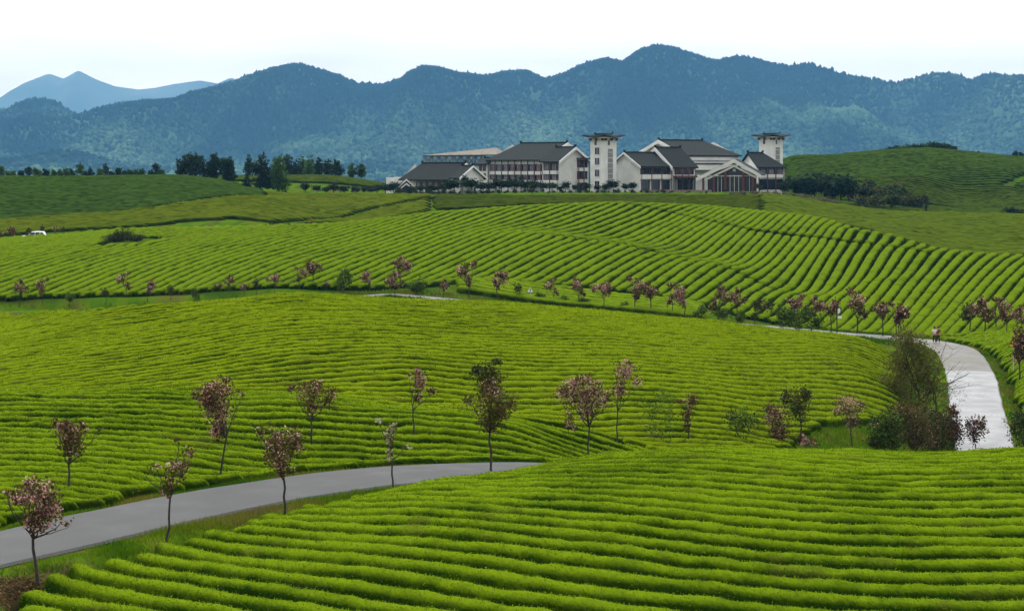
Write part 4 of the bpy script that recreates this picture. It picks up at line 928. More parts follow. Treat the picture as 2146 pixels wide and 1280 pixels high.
far_tree('green_tree', 'bright green rounded tree against the dark pine', 'tree', 583, 512, None, 325, [(0, .74, 16, .25), (0, .45, 21, .3), (6, .25, 20, .22)], FARL, 2600, 0.5, 205)
far_tree('conifer', 'small dark conifer left of the tall dark pine', 'tree', 517, 508, None, 362, [(0, .75, 4, .22), (0, .4, 7, .3), (0, .2, 9, .2)], FARG, 700, 0.45, 206)
for i, (x, top, r, lt) in enumerate(((604, 321, 14, 0), (622, 330, 14, 0), (634, 326, 10, 1), (648, 320, 12, 1), (668, 328, 11, 0), (688, 330, 14, 0), (706, 334, 14, 0), (660, 338, 12, 0), (520, 324, 9, 0))):
    far_tree('far_tree', 'pale green tree in the row behind the bank' if lt else 'dark blue green tree in the row behind the bank', 'tree', x, 665 + (i % 3) * 8, 372, top, [(0, .7, r * .7, .28), (2, .4, r, .34), (-3, .3, r, .28)], FARL if lt else FARG, 900, 0.6, 210 + i, 'pale trees behind the bank' if lt else 'dark trees behind the bank')
for i, (x, top) in enumerate(((738, 341), (757, 341))):
    far_tree('far_tree', 'left of the two green trees at the end of the bank' if i == 0 else 'right of the two green trees at the end of the bank', 'tree', x, 650, 374, top, [(0, .65, 9, .3), (0, .35, 10, .3)], FARL + FARG[1:3], 800, 0.55, 230 + i)
for i in range(26):
    x = 4 + i * 13.5 + random.uniform(-4, 4); lt = random.random() < 0.45; tall = random.uniform(10, 26) if i % 4 == 0 else random.uniform(7, 17)
    far_tree('far_tree', 'pale tree of the line behind the left hill' if lt else 'dark tree of the line behind the left hill', 'tree', x, 600 + random.uniform(-20, 40), 372, 366 - tall, [(0, .7, 4 + tall * .12, .26), (0, .4, 5 + tall * .2, .32)], FARL[:] + FARG[2:3] if lt else FARG, 420, 0.5, 240 + i, 'pale trees behind the left hill' if lt else 'dark trees behind the left hill')
for i in range(15):
    x = (1852, 1866, 1880, 1893, 1905, 1916, 1928, 1940, 1950, 1960, 1970, 1980, 1990, 1998, 1886)[i]; top = (313, 309, 306, 305, 303, 301, 302, 299, 297, 296, 297, 299, 302, 306, 312)[i]; lt = i in (3, 7, 14)
    far_tree('far_tree', 'pale tree of the grove on the hilltop' if lt else 'dark tree of the grove on the hilltop', 'tree', x, 655 + (i % 3) * 5, 319, top, [(0, .6, 8, .36), (0, .35, 9, .3)], FARL + FARG[1:2] if lt else FARG, 600, 0.5, 270 + i, 'pale trees on the hilltop' if lt else 'dark trees on the hilltop')
for i, (x, top) in enumerate(((2115, 326), (2128, 314), (2140, 318), (2050, 318))):
    far_tree('far_tree', ('low tree at the left of the far right trio', 'tallest tree of the far right trio', 'tree cut by the right edge above the terraces', 'single tiny tree on the right hill crest')[i], 'tree', x, 690, 338 if i < 3 else 326, top, [(0, .65, 6 if i < 3 else 3, .3), (0, .35, 7 if i < 3 else 4, .3)], FARG, 500, 0.5, 290 + i)
# ------------------------------------------------------------------ hotel
def mat_plain(name, c, rough=0.7, spec=0.3, var=0.12, scale=0.8):
    return mat_noise(name, tuple(v * (1 - var) for v in c), tuple(min(1, v * (1 + var)) for v in c), scale, rough, 5.0, spec)
WHITE = mat_plain('white_render', (0.53, 0.53, 0.51), 0.8, 0.05, 0.10, 0.35)
TILE = mat_noise('grey_tile', (0.011, 0.0135, 0.0130), (0.019, 0.0225, 0.0215), 1.6, 0.85, 5.0, 0.05, stretch=(1, 1, 3))
REDW = mat_plain('red_timber', (0.085, 0.022, 0.022), 0.6, 0.3)
GLASS = mat_plain('dark_glass', (0.012, 0.018, 0.026), 0.15, 0.5, 0.3, 0.5)
CURT = mat_plain('curtained_glass', (0.13, 0.14, 0.15), 0.3, 0.4, 0.35, 1.1)
GREYP = mat_plain('grey_panel', (0.16, 0.16, 0.155), 0.6, 0.3, 0.2, 2.0)
TAN = mat_plain('tan_steel', (0.11, 0.095, 0.072), 0.7, 0.2, 0.2)
STONE = mat_plain('stone_base', (0.20, 0.15, 0.12), 0.9, 0.1)
BOXF = [(0, 3, 2, 1), (4, 5, 6, 7), (0, 1, 5, 4), (1, 2, 6, 5), (2, 3, 7, 6), (3, 0, 4, 7)]
class Frame:
    """u runs along the facade away from the near corner, v along the gable away from it, z up from the ground"""
    def __init__(s, name, label, x, Y, ypix, th, side, cat='building', group=None):
        s.o = (px(x, Y), Y, pz(ypix, Y)); t = R(th)
        s.A = (-math.cos(t), math.sin(t)) if side == 'L' else (math.cos(t), math.sin(t))
        s.B = (math.sin(t), math.cos(t)) if side == 'L' else (-math.sin(t), math.cos(t))
        s.flip = side == 'L'
        s.root = empty(name, s.o); tag(s.root, label, cat, group)
    def w(s, p): return (p[0] * s.A[0] + p[1] * s.B[0], p[0] * s.A[1] + p[1] * s.B[1], p[2])
    def mesh(s, name, verts, faces, mat, parent=None):
        fs = [tuple(reversed(f)) for f in faces] if s.flip else faces
        return link_mesh(name, [s.w(p) for p in verts], fs, mat, parent or s.root)
    def boxes(s, name, bs, mat, parent=None):
        V, Fc = [], []
        for (u0, u1, v0, v1, z0, z1) in bs:
            b = len(V); V += [(u0, v0, z0), (u1, v0, z0), (u1, v1, z0), (u0, v1, z0), (u0, v0, z1), (u1, v0, z1), (u1, v1, z1), (u0, v1, z1)]
            Fc += [tuple(i + b for i in f) for f in BOXF]
        return s.mesh(name, V, Fc, mat, parent)
    def window(s, u0, u1, v, z0, z1, mat=None, face='v', frame=None, deep=0.12):
        """a frame standing proud of the wall with its pane set in; face 'v': in the facade (v = const), 'u': in the gable end (u = const)"""
        f = 0.10; m = (u0 + u1) / 2
        fr = [(u0, u1, -.06, .02, z0, z0 + f), (u0, u1, -.06, .02, z1 - f, z1), (u0, u0 + f, -.06, .02, z0 + f, z1 - f), (u1 - f, u1, -.06, .02, z0 + f, z1 - f), (m - .04, m + .04, -.06, .02, z0 + f, z1 - f)]
        pn = [(u0 + f, u1 - f, -.025, .01, z0 + f, z1 - f)]
        tr = (lambda b: (b[0], b[1], v + b[2], v + b[3], b[4], b[5])) if face == 'v' else (lambda b: (v + b[2], v + b[3], b[0], b[1], b[4], b[5]))
        w = s.boxes('window', [tr(b) for b in fr], frame or REDW); s.boxes('pane', [tr(b) for b in pn], mat or GLASS, w); return w
    def walls(s, L, W, ze, zr=None, u0=0, v0=0, mat=None, base=-3.0, far=True):
        m = v0 + W / 2; zr = zr or ze
        V = [(u0, v0, base), (u0 + L, v0, base), (u0 + L, v0 + W, base), (u0, v0 + W, base), (u0, v0, ze), (u0 + L, v0, ze), (u0 + L, v0 + W, ze), (u0, v0 + W, ze)]
        Fc = [(0, 1, 5, 4), (2, 3, 7, 6)]
        if zr > ze: V += [(u0, m, zr), (u0 + L, m, zr if far else ze)]; Fc += [(3, 0, 4, 8, 7), (1, 2, 6, 9, 5)]
        else: Fc += [(3, 0, 4, 7), (1, 2, 6, 5), (4, 5, 6, 7)]
        return s.mesh('wall', V, Fc, mat or WHITE)
    def roof(s, L, W, ze, zr, u0=0, v0=0, ov=0.9, ou=0.5, th=0.35, hip=0.0, name='roof'):
        """two tiled slopes; hip > 0 slopes the far end too; both with thickness, and a ridge cap"""
        m = v0 + W / 2; k = (zr - ze) / (W / 2); a, b, z = v0 - ov, v0 + W + ov, ze - ov * k
        e0, e1 = u0 - ou, u0 + L + ou
        top = [(e0, a, z), (e1, a, z), (e1 - hip, m, zr), (e0, m, zr), (e0, b, z), (e1, b, z)]
        V = [(p[0], p[1], p[2] + th) for p in top] + top
        Fc = [(0, 1, 2, 3), (3, 2, 5, 4), (1, 5, 2), (0 + 6, 3 + 6, 2 + 6, 1 + 6), (3 + 6, 4 + 6, 5 + 6, 2 + 6), (1 + 6, 2 + 6, 5 + 6), (0, 6, 7, 1), (4, 5, 11, 10), (0, 3, 9, 6), (3, 4, 10, 9), (1, 7, 11, 5)]
        r = s.mesh(name, V, Fc, TILE)
        s.boxes('ridge', [(e0, e1 - hip, m - .16, m + .16, zr + th - .05, zr + th + .28), (e0 - .1, e0 + .5, m - .2, m + .2, zr + th + .28, zr + th + .75), (e1 - hip - .5, e1 - hip + .1, m - .2, m + .2, zr + th + .28, zr + th + .7)], TILE, r)
        return r
    def verge(s, W, ze, zr, u, v0=0, ov=0.9, dep=0.75, th=0.35, name='barge_board', thick=0.18):
        """white stepped board along the rake of the near gable"""
        m = v0 + W / 2; k = (zr - ze) / (W / 2); a, b, z = v0 - ov - .05, v0 + W + ov + .05, ze - (ov + .05) * k
        P_ = [(a, z), (m, zr), (b, z)]; V = []
        for uu in (u - thick, u):
            V += [(uu, p[0], p[1] + th + .06) for p in P_] + [(uu, p[0], p[1] + th - dep) for p in P_]
        Fc = [(0, 1, 4, 3), (1, 2, 5, 4), (6, 9, 10, 7), (7, 10, 11, 8), (0, 6, 7, 1), (1, 7, 8, 2), (3, 4, 10, 9), (4, 5, 11, 10), (0, 3, 9, 6), (2, 8, 11, 5)]
        return s.mesh(name, V, Fc, WHITE)
    def storeys(s, L, n, floors, v=0.0, u0=0.0, wmat=None, band=True, colw=0.28, ztop=None):
        """open galleries: floors are (z of the window foot, z of its head); timber posts between bays, white parapet bands below"""
        bay = L / n
        for (a, b) in floors:
            s.boxes('gallery_recess', [(u0 + .05, u0 + L - .05, v - .03, v + .02, a, b)], GLASS)
            for i in range(n): s.window(u0 + i * bay + .55 * bay * .5, u0 + (i + 1) * bay - .35, v - .04, a + .05, b - .05, wmat or CURT)
            if band: s.boxes('parapet', [(u0, u0 + L, v - .55, v + .01, a - 1.05, a - .06)], WHITE)
        for i in range(n + 1):
            uu = u0 + i * bay; s.boxes('column', [(max(u0, uu - colw / 2), min(u0 + L, uu + colw / 2), v - .68, v - .56, -1, ztop or floors[-1][1] + .2)], REDW)

G_ = 402                                             # ground row at the hotel
# guest wing, left of the first tower
f = Frame('guest_wing', 'three storey white wing with dark gable roof and red posts, left of first tower', 1138, 556, G_, 40, 'L')
f.walls(20.5, 21, 9.4, 14.0); f.roof(20.5, 21, 9.4, 14.0, hip=4.0, ov=1.0, ou=.8); f.verge(21, 9.4, 14.0, -.8, ov=1.0, dep=1.0); f.verge(21, 9.0, 13.6, -.45, ov=.2, dep=.9, thick=.14)
f.storeys(20.0, 8, [(3.4, 5.5), (6.0, 8.0)], u0=.3, ztop=9.2)
f.boxes('attic_band', [(.3, 17.2, -.2, .0, 8.25, 9.25)], WHITE)
f.boxes('side_pavilion', [(20.5, 24.0, -1.2, 6, -3, 8.0)], WHITE); f.roof(3.5, 8, 8.1, 9.6, u0=20.6, v0=-1.5, ov=.8, ou=.7, name='pavilion_roof')
for i in range(2):
    for z in (3.4, 6.0): f.window(20.9 + i * 1.5, 22.1 + i * 1.5, -1.24, z, z + 1.9, GLASS)
f.boxes('canopy', [(0, 9, -3.0, -.75, 2.2, 2.7)], REDW)
# its projecting gable block
f = Frame('gable_block', 'white gable ended block projecting beside the first tower with balconies in its side', 1172, 540, G_, 40, 'L')
f.walls(6.0, 13.5, 8.7, 12.3); f.roof(6.0, 13.5, 8.7, 12.3, ov=.9, ou=.7); f.verge(13.5, 8.7, 12.3, -.7, dep=.75)
f.storeys(5.6, 2, [(3.3, 5.4), (6.0, 8.2)], u0=.2, ztop=8.5); f.boxes('cross_beam', [(0, 6, -.5, 0, 8.35, 8.68)], WHITE)
for z0 in (0.2, 3.5, 6.8):
    f.boxes('balcony_recess', [(-.03, .02, 8.2, 13.0, z0, z0 + 2.3)], GLASS); f.boxes('balcony_parapet', [(-.55, .01, 8.1, 13.2, z0 - .95, z0 - .05)], WHITE)
    f.window(8.5, 10.3, -.05, z0 + .1, z0 + 2.2, GLASS, 'u'); f.window(10.9, 12.7, -.05, z0 + .1, z0 + 2.2, GLASS, 'u')
for v in (8.2, 10.6, 13.0): f.boxes('column', [(-.7, -.57, v - .14, v + .14, -1, 9.2)], REDW)
f.boxes('pent_roof', [(-1.5, 0, 7.9, 13.3, 9.3, 9.6)], TILE)
# low hall on the far left
f = Frame('low_hall', 'low hall with broad grey roof and white gable at the left hotel end', 948, 545, 404, 40, 'L')
f.walls(19.5, 10.5, 4.2, 8.1); f.roof(19.5, 10.5, 4.2, 8.1, hip=3.5, ov=1.1, ou=.7); f.verge(10.5, 4.2, 8.1, -.7, ov=1.1, dep=.6)
f.storeys(14.0, 6, [(.9, 3.3)], u0=.3, wmat=GREYP, ztop=4.0)
f.boxes('end_wall', [(19.5, 24.0, 1.0, 1.4, -3, 4.4)], WHITE); f.boxes('end_wall', [(21.5, 25.5, -.6, -.2, -3, 4.3)], WHITE)
f = Frame('low_gable', 'small cream gable front joined to the right of the low hall', 964, 536, 404, 40, 'L')
f.walls(3.0, 10.0, 4.3, 7.2); f.roof(3.0, 10.0, 4.3, 7.2, ov=.8, ou=.6); f.verge(10.0, 4.3, 7.2, -.6, dep=.5)
f.boxes('string_course', [(-.14, 0, .1, 9.9, 4.1, 4.35)], WHITE)
f.boxes('garden_wall', [(-2.4, -.2, 1.0, 5.0, -2, 2.0)], WHITE); f.boxes('doorway', [(-2.44, -2.38, 3.0, 3.9, -1, 1.5)], GLASS)
f = Frame('entrance_porch', 'little porch with white double gable boards before the low hall', 852, 534, 405, 8, 'R')
f.boxes('wall', [(-1.9, 1.9, .3, 3, -2, 1.9)], GLASS); f.root.rotation_euler = (0, 0, 0)
for i, (hw, zt, zb, vv) in enumerate(((2.3, 4.0, 2.0, 0.0), (1.6, 2.9, 1.6, .12))):
    V = []
    for v in (vv, vv + .3): V += [(-hw, v, zb), (0, v, zt), (hw, v, zb), (-hw, v, zb - .45), (0, v, zt - .5), (hw, v, zb - .45)]
    f.mesh('barge_board', V, [(0, 3, 4, 1), (1, 4, 5, 2), (6, 7, 10, 9), (7, 8, 11, 10), (0, 1, 7, 6), (1, 2, 8, 7), (3, 9, 10, 4), (4, 10, 11, 5), (0, 6, 9, 3), (2, 5, 11, 8)], WHITE)
f.mesh('roof', [(-2.4, .32, 2.05), (0, .32, 4.05), (2.4, .32, 2.05), (-2.4, 3.2, 2.05), (0, 3.2, 4.05), (2.4, 3.2, 2.05)], [(0, 1, 4, 3), (1, 2, 5, 4), (0, 2, 1), (3, 4, 5)], TILE)
# steel lattice hall behind
Y0 = 605; rt = empty('steel_frame_hall', (px(887, Y0), Y0, pz(380, Y0))); tag(rt, 'tan open steel lattice frame with a sloping roof behind the low hall', 'building')
bag = Bag(); W_ = (1010 - 887) * Y0 / F; D_ = 14; z0, z1 = (380 - 347) * Y0 / F, (380 - 327) * Y0 / F
def strut(a, b, r=.11): bag.add(*tube(np.array([a, b], float) if False else np.linspace(a, b, 2), [r, r], 4))
nb = 8
for d in (0, D_):
    for z in (z0, z1): strut((0, d, z), (W_, d, z), .16)
    for i in range(nb + 1): strut((i * W_ / nb, d, 0 if i % 2 == 0 else z0), (i * W_ / nb, d, z1), .13)
    for i in range(nb):
        a, b = i * W_ / nb, (i + 1) * W_ / nb; strut((a, d, z0), (b, d, z1)); strut((a, d, z1), (b, d, z0))
for i in range(nb + 1): strut((i * W_ / nb, 0, z1), (i * W_ / nb, D_, z1)); strut((i * W_ / nb, 0, z0), (i * W_ / nb, D_, z0))
bag.link('lattice_frame', TAN, rt)
hx = (1040 - 887) * Y0 / F; hz = (380 - 309) * Y0 / F; ex = (1062 - 887) * Y0 / F
V = [(-.3, -.3, z1 + .2), (ex, -.3, z1 + .5), (hx, D_ * .5, hz), ((1000 - 887) * Y0 / F, D_ * .5, hz - .8), (-.3, D_, z1 + .2), (ex, D_, z1 + .5)]; V += [(a, b, c - .25) for a, b, c in V]
link_mesh('roof', V, [(0, 1, 2, 3), (3, 2, 5, 4), (1, 5, 2), (0, 3, 4), (6, 9, 8, 7), (9, 10, 11, 8), (7, 8, 11), (6, 10, 9), (0, 6, 7, 1), (4, 5, 11, 10)], TAN, rt)
# towers
def tower(label, x, Y, ypb, ypt, w, left_windows):
    f = Frame('stair_tower', label, x, Y, ypb, 45, 'R', 'tower', 'white stair towers'); h = (ypb - ypt) * Y / F
    f.walls(w, w, h)
    zt = h
    for z in left_windows:                                    # dark openings one above another in the left face
        f.window(w * .32, w * .68, -.05, z, z + 2.1, GLASS, 'u', WHITE)
    f.boxes('grey_strip', [(w * .30, w * .70, -.05, .02, 1.2, h - 3.2)], GREYP)
    for z in np.arange(2.0, h - 3.6, 1.5): f.boxes('strip_mullion', [(w * .30, w * .70, -.08, -.04, z, z + .12)], WHITE)
    f.boxes('lookout_opening', [(w * .30, w * .46, -.05, .02, h - 2.2, h - .9)], GLASS); f.boxes('lookout_opening', [(-.05, .02, w * .54, w * .70, h - 2.2, h - .9)], GLASS)
    br = []
    for u in (.15, w * .5, w - .4): br += [(u, u + .3, -.8, 0, h - .9, h - .25), (-.8, 0, u, u + .3, h - .9, h - .25)]
    f.boxes('bracket', br, REDW)
    o = 1.75; hh = h
    V = [(-o, -o, hh + .35), (w + o, -o, hh + .35), (w + o, w + o, hh + .35), (-o, w + o, hh + .35), (.5, .5, hh + .75), (w - .5, .5, hh + .75), (w - .5, w - .5, hh + .75), (.5, w - .5, hh + .75)]
    V = [(a, b, c + (.38 if i < 4 else 0)) for i, (a, b, c) in enumerate(V)]                  # upturned corners
    V += [(w / 2, -o, hh + .05), (w + o, w / 2, hh + .05), (w / 2, w + o, hh + .05), (-o, w / 2, hh + .05)]
    U = [(a, b, c - .22) for a, b, c in V]
    T_ = [(0, 8, 5, 4), (8, 1, 5), (1, 9, 6, 5), (9, 2, 6), (2, 10, 7, 6), (10, 3, 7), (3, 11, 4, 7), (11, 0, 4), (4, 5, 6, 7)]
    Fc = T_ + [tuple(reversed([i + 12 for i in t])) for t in T_]
    rim = [0, 8, 1, 9, 2, 10, 3, 11]
    for i in range(8): a, b = rim[i], rim[(i + 1) % 8]; Fc.append((a, a + 12, b + 12, b))
    r = f.mesh('roof', V + U, Fc, TILE)
    f.boxes('ridge', [(-.9, w + .9, w * .5 - .12, w * .5 + .12, hh + .70, hh + .98), (w * .5 - .12, w * .5 + .12, -.9, w + .9, hh + .99, hh + 1.2), (-1.0, -.7, w * .5 - .15, w * .5 + .15, hh + .98, hh + 1.4), (w * .5 - .15, w * .5 + .15, -1.0, -.7, hh + 1.2, hh + 1.6)], TILE, r)
    f.boxes('eaves', [(-1.2, w + 1.2, -1.2, w + 1.2, hh - .22, hh + .06)], WHITE); f.boxes('roof_slab', [(-.3, w + .3, -.3, w + .3, hh + .07, hh + .5)], REDW)
tower('white stair tower left of centre with four dark windows down its side', 1266, 536, 402, 288, 5.2, (1.0, 4.2, 7.5, 10.4))
tower('white stair tower at the right end of the hotel rising behind a tiled roof', 1619, 585, 400, 287, 5.2, ())
# reception hall and the blocks stepping down to its left
f = Frame('main_hall', 'tallest hall of the hotel with a long dark tiled roof and white rake boards', 1437, 560, G_, 40, 'R')
f.walls(22.5, 21, 10.6, 14.9); f.roof(22.5, 21, 10.6, 14.9, hip=5.5, ov=.6, ou=.9); f.verge(21, 10.6, 14.9, -.9, ov=.6, dep=1.0); f.verge(21, 10.2, 14.5, -.5, ov=.1, dep=.9, thick=.14)
f.boxes('frieze', [(.2, 19.5, -.35, .0, 9.2, 10.2)], WHITE); f.boxes('pent_roof', [(.0, 24, -2.6, 0, 8.0, 8.35)], TILE); f.boxes('lower_frieze', [(-1.0, 24, -2.5, -2.2, 6.4, 7.9)], WHITE)
f = Frame('side_hall', 'second gable stepping down left of the tallest hall', 1411, 548, G_, 40, 'R')
f.walls(9.0, 13.5, 7.1, 12.4); f.roof(9.0, 13.5, 7.1, 12.4, ov=.5, ou=.8); f.verge(13.5, 7.1, 12.4, -.8, ov=.5, dep=1.05)
f.storeys(8.0, 3, [(4.9, 6.6)], u0=.4, wmat=GLASS, band=False, ztop=7.0)
f.boxes('red_beam', [(-.2, 9.5, -1.6, -.1, 4.1, 4.6)], REDW); f.boxes('wall_glass', [(.3, 8.8, -.06, .0, .2, 3.7)], GLASS)
f.boxes('pier', [(-.1, 1.2, -.5, -.07, -1, 4.0), (7.6, 8.1, -.5, -.07, -1, 4.0)], GREYP)
f = Frame('lower_block', 'two storey block with a dark tiled roof and white gable right of the first tower', 1341, 541, G_, 40, 'R')
f.walls(12.2, 12.0, 7.3, 10.8); f.roof(12.2, 12.0, 7.3, 10.8, ov=.7, ou=.6); f.verge(12.0, 7.3, 10.8, -.6, dep=.5)
f.storeys(12.0, 3, [(4.9, 6.8)], u0=.1, wmat=GLASS, ztop=6.9); f.boxes('parapet', [(0, 12.2, -.6, 0, 3.6, 4.7)], WHITE)
for i in range(3): f.window(.5 + i * 4.0, 3.8 + i * 4.0, -.05, .4, 3.3, GLASS)
f.window(9.8, 11.2, -.05, 3.6, 5.8, GLASS, 'u'); f.window(9.8, 11.2, -.05, .2, 2.0, GLASS, 'u'); f.boxes('plinth', [(-.1, 14, -1.9, -.62, -2, .1)], STONE)
f = Frame('right_wing', 'right wing with a hipped dark roof and red posts under the far tower', 1588, 556, 399, 22, 'R')
f.walls(8.6, 10.5, 7.0, 10.6, far=False); f.roof(8.6, 10.5, 7.0, 10.6, hip=4.4, ov=.8, ou=.6)
f.storeys(8.2, 3, [(4.7, 6.6)], u0=.2, wmat=CURT, ztop=6.8); f.boxes('ground_opening', [(.3, 8.3, -.05, .0, .2, 3.2)], GLASS); f.boxes('end_pier', [(8.3, 8.7, -.3, .5, -2, 6.9)], WHITE)
f = Frame('entrance_hall', 'glazed entrance with a big white gable at the foot of the tallest hall', 1538, 533, 400, 12, 'L')
hw, zp, ze = 8.2, 8.9, 4.4
for i, (w_, zt, zb, vv, dp) in enumerate(((9.2, 8.9, 4.2, 0.0, 1.0), (7.4, 7.2, 3.7, .5, .55))):
    V = []
    for v in (vv, vv + .45): V += [(-w_ * .82, v, zb + .3), (0, v, zt), (w_ * 1.15, v, zb - .6), (-w_ * .82, v, zb + .3 - dp), (0, v, zt - dp * 1.1), (w_ * 1.15, v, zb - .6 - dp)]
    f.mesh('barge_board', V, [(0, 3, 4, 1), (1, 4, 5, 2), (6, 7, 10, 9), (7, 8, 11, 10), (0, 1, 7, 6), (1, 2, 8, 7), (3, 9, 10, 4), (4, 10, 11, 5), (0, 6, 9, 3), (2, 5, 11, 8)], WHITE)
V = [(-7.6, .46, 4.6), (0, .46, 8.95), (10.6, .46, 3.7), (-7.6, 14, 4.6), (0, 14, 8.95), (10.6, 14, 3.7)]; V += [(a, b, c - .3) for a, b, c in V]
f.mesh('roof', V, [(0, 1, 4, 3), (1, 2, 5, 4), (6, 9, 10, 7), (7, 10, 11, 8), (0, 6, 7, 1), (1, 7, 8, 2), (3, 4, 10, 9), (4, 5, 11, 10), (0, 3, 9, 6), (2, 8, 11, 5)], TILE)
f.boxes('soffit', [(4.5, 10.3, .5, 3.0, 4.0, 4.35)], WHITE)
f.mesh('glazing', [(-6.2, 1.5, -1), (7.5, 1.5, -1), (7.5, 1.5, 4.6), (0, 1.5, 7.2), (-6.2, 1.5, 4.4)], [(0, 1, 2, 3, 4)], GLASS)
for u in (-5.2, -2.6, 2.4, 5.6, 8.6): f.boxes('column', [(u - .3, u + .3, .3, .9, -1, 3.9 if abs(u) > 3 else 5.2)], REDW)
f.boxes('mullion', [(u - .06, u + .06, 1.38, 1.48, -1, 4.4) for u in (-4.2, -1.2, 0, 1.2, 3.6, 4.6)], WHITE); f.boxes('transom', [(-6.1, 7.4, 1.36, 1.47, 4.0, 4.25)], WHITE)
f.boxes('emblem', [(-.4, .4, 1.34, 1.46, 5.4, 6.1)], WHITE)
f.boxes('terrace_wall', [(6.2, 24, -.6, 0, -2, .2)], STONE)

# ---- clipped garden trees and scrub before the hotel
GB = []
for i in range(4):
    rg = np.random.default_rng(400 + i)
    bl = [(0, 0, 1.75, 1.05, 1.0, .75, 1), (rg.normal(0, .3), 0, 1.6, .8, .8, .7, 1), (rg.normal(0, .4), 0, 1.5, .7, .7, .55, .8)]
    GB.append(broad_tree('garden_tree', rg, 2.6, bl, FARG + DARKG[:1], 520, 0.28, trunk_r=0.07, twigs=1))
used = set()
def garden(x, base, top, Y, label, grp, wide=1.0, lib=None):
    lib = lib or GB; p = lib[len(used) % len(lib)]
    o = copy_tree(p) if p.name in used else p; used.add(o.name)
    z = pz(base, Y) if base else float(H(px(x, Y), Y)); h = (HY - F * z / Y - top) * Y / F / 2.5
    o.location = (px(x, Y), Y, z); o.scale = (h * wide, h * wide, h); o.rotation_euler = (0, 0, len(used) * 1.9); tag(o, label, 'tree', grp)
for x, top, w in ((790, 388, 1.1), (808, 384, 1.1), (826, 382, 1.2), (846, 388, 1.1), (862, 391, 1.1), (880, 388, 1.2), (898, 387, 1.1), (912, 389, 1.1), (928, 386, 1.2), (952, 374, 1.3), (972, 369, .7), (990, 375, 1.1), (1008, 384, 1.1), (1024, 381, 1.3), (1044, 376, 1.2), (1064, 376, 1.2), (1082, 374, 1.2), (1100, 378, 1.2), (1118, 378, 1.2), (1136, 382, 1.2), (1156, 384, 1.2), (1172, 390, 1.1), (1186, 381, 1.0), (1206, 387, 1.2), (1228, 384, 1.0), (1252, 388, 1.1), (1268, 386, 1.1), (1286, 378, 1.0), (1310, 386, 1.0), (1326, 381, .9)):
    garden(x, None, top, 531 + (int(x) % 7), 'round clipped dark tree in the row before the hotel walls', 'clipped trees before the hotel', w * 1.3)
LB_ = []
for i in range(3):
    rg = np.random.default_rng(420 + i); bl = [(rg.normal(0, .7), rg.normal(0, .3), rg.uniform(.5, 1.5), rg.uniform(.7, 1.1), .9, rg.uniform(.6, .9), 1) for _ in range(5)]
    LB_.append(broad_tree('low_bush', rg, 2.4, bl, FARG + DARKG, 620, 0.26, trunk_r=0.04, stems=4, fork=.12, twigs=1))
for i, x in enumerate(np.arange(836, 1500, 11.5)):
    garden(x + (i * 7 % 5), None, 393 + (i * 5 % 8) + max(0, (x - 1330) / 25), 517 + (i * 3 % 9), 'low dark bush in the planting below the clipped hotel trees', 'low bushes before the hotel', 1.25, LB_)
for i, (x, top) in enumerate(((700, 386), (722, 388), (744, 390), (664, 388), (684, 392), (764, 390), (640, 384), (776, 392))):
    garden(x, None, top, 558 + i % 4, 'dark bush along the foot of the pale bank', 'bushes below the pale bank', 1.5)
for i, (x, top, w) in enumerate(((1650, 376, 1.2), (1668, 370, 1.3), (1688, 368, 1.3), (1708, 372, 1.3), (1726, 366, 1.3), (1746, 372, 1.2), (1764, 367, 1.2), (1780, 374, 1.1), (1640, 386, 1.2), (1700, 388, 1.4), (1740, 390, 1.4), (1672, 390, 1.4))):
    garden(x, None, top, 545 + (i % 5), 'big blue green bush in the mass right of the hotel', 'bushes right of the hotel', w)
MB_ = []
for i, pal in enumerate((FARG + OLIVE, DARKG + FARL[2:], OLIVE + FARL[2:])):
    rg = np.random.default_rng(430 + i); bl = [(rg.normal(0, .6), 0, rg.uniform(.8, 1.6), rg.uniform(.6, 1.0), .8, rg.uniform(.5, .8), 1) for _ in range(5)]
    MB_.append(broad_tree('scrub_bush', rg, 2.4, bl, pal, 700, 0.26, trunk_r=0.05, stems=4, fork=.15, twigs=1))
for i, (x, top, Y, w) in enumerate(((1800, 385, 545, 1.1), (1820, 374, 560, 1.1), (1842, 384, 548, 1.3), (1862, 380, 552, 1.2), (1884, 390, 545, 1.3), (1906, 400, 540, 1.5), (1926, 404, 540, 1.4), (1870, 405, 530, 1.5), (1838, 402, 528, 1.4), (1808, 408, 524, 1.3), (2120, 432, 500, 1.8), (2142, 436, 500, 1.7), (1592, 382, 528, .8), (1520, 396, 518, 1.2), (1480, 402, 512, 1.3))):
    garden(x, None, top, Y, 'loose mixed bush in the scrub right of the hotel', 'scrub right of the hotel', w, MB_)
PB_ = []
for i in range(2):
    rg = np.random.default_rng(440 + i); bl = [(rg.normal(0, .8), 0, rg.uniform(.5, 1.3), rg.uniform(.6, 1.0), .8, rg.uniform(.4, .7), 1) for _ in range(5)]
    PB_.append(broad_tree('reed_clump', rg, 2.2, bl, [(0.10, 0.075, 0.05), (0.075, 0.06, 0.035), (0.06, 0.07, 0.03), (0.12, 0.085, 0.07)], 650, 0.24, trunk_r=0.02, stems=5, fork=.15, twigs=1))
for i, (x, top) in enumerate(((1540, 397), (1560, 394), (1582, 396), (1604, 395), (1626, 396), (1650, 400), (1676, 402), (1700, 405), (1722, 408), (1745, 410), (1615, 404), (1570, 406))):
    garden(x, None, top, 506 + i % 4, 'reddish dry reed clump in the strip right of the entrance', 'reeds right of the entrance', 1.5, PB_)
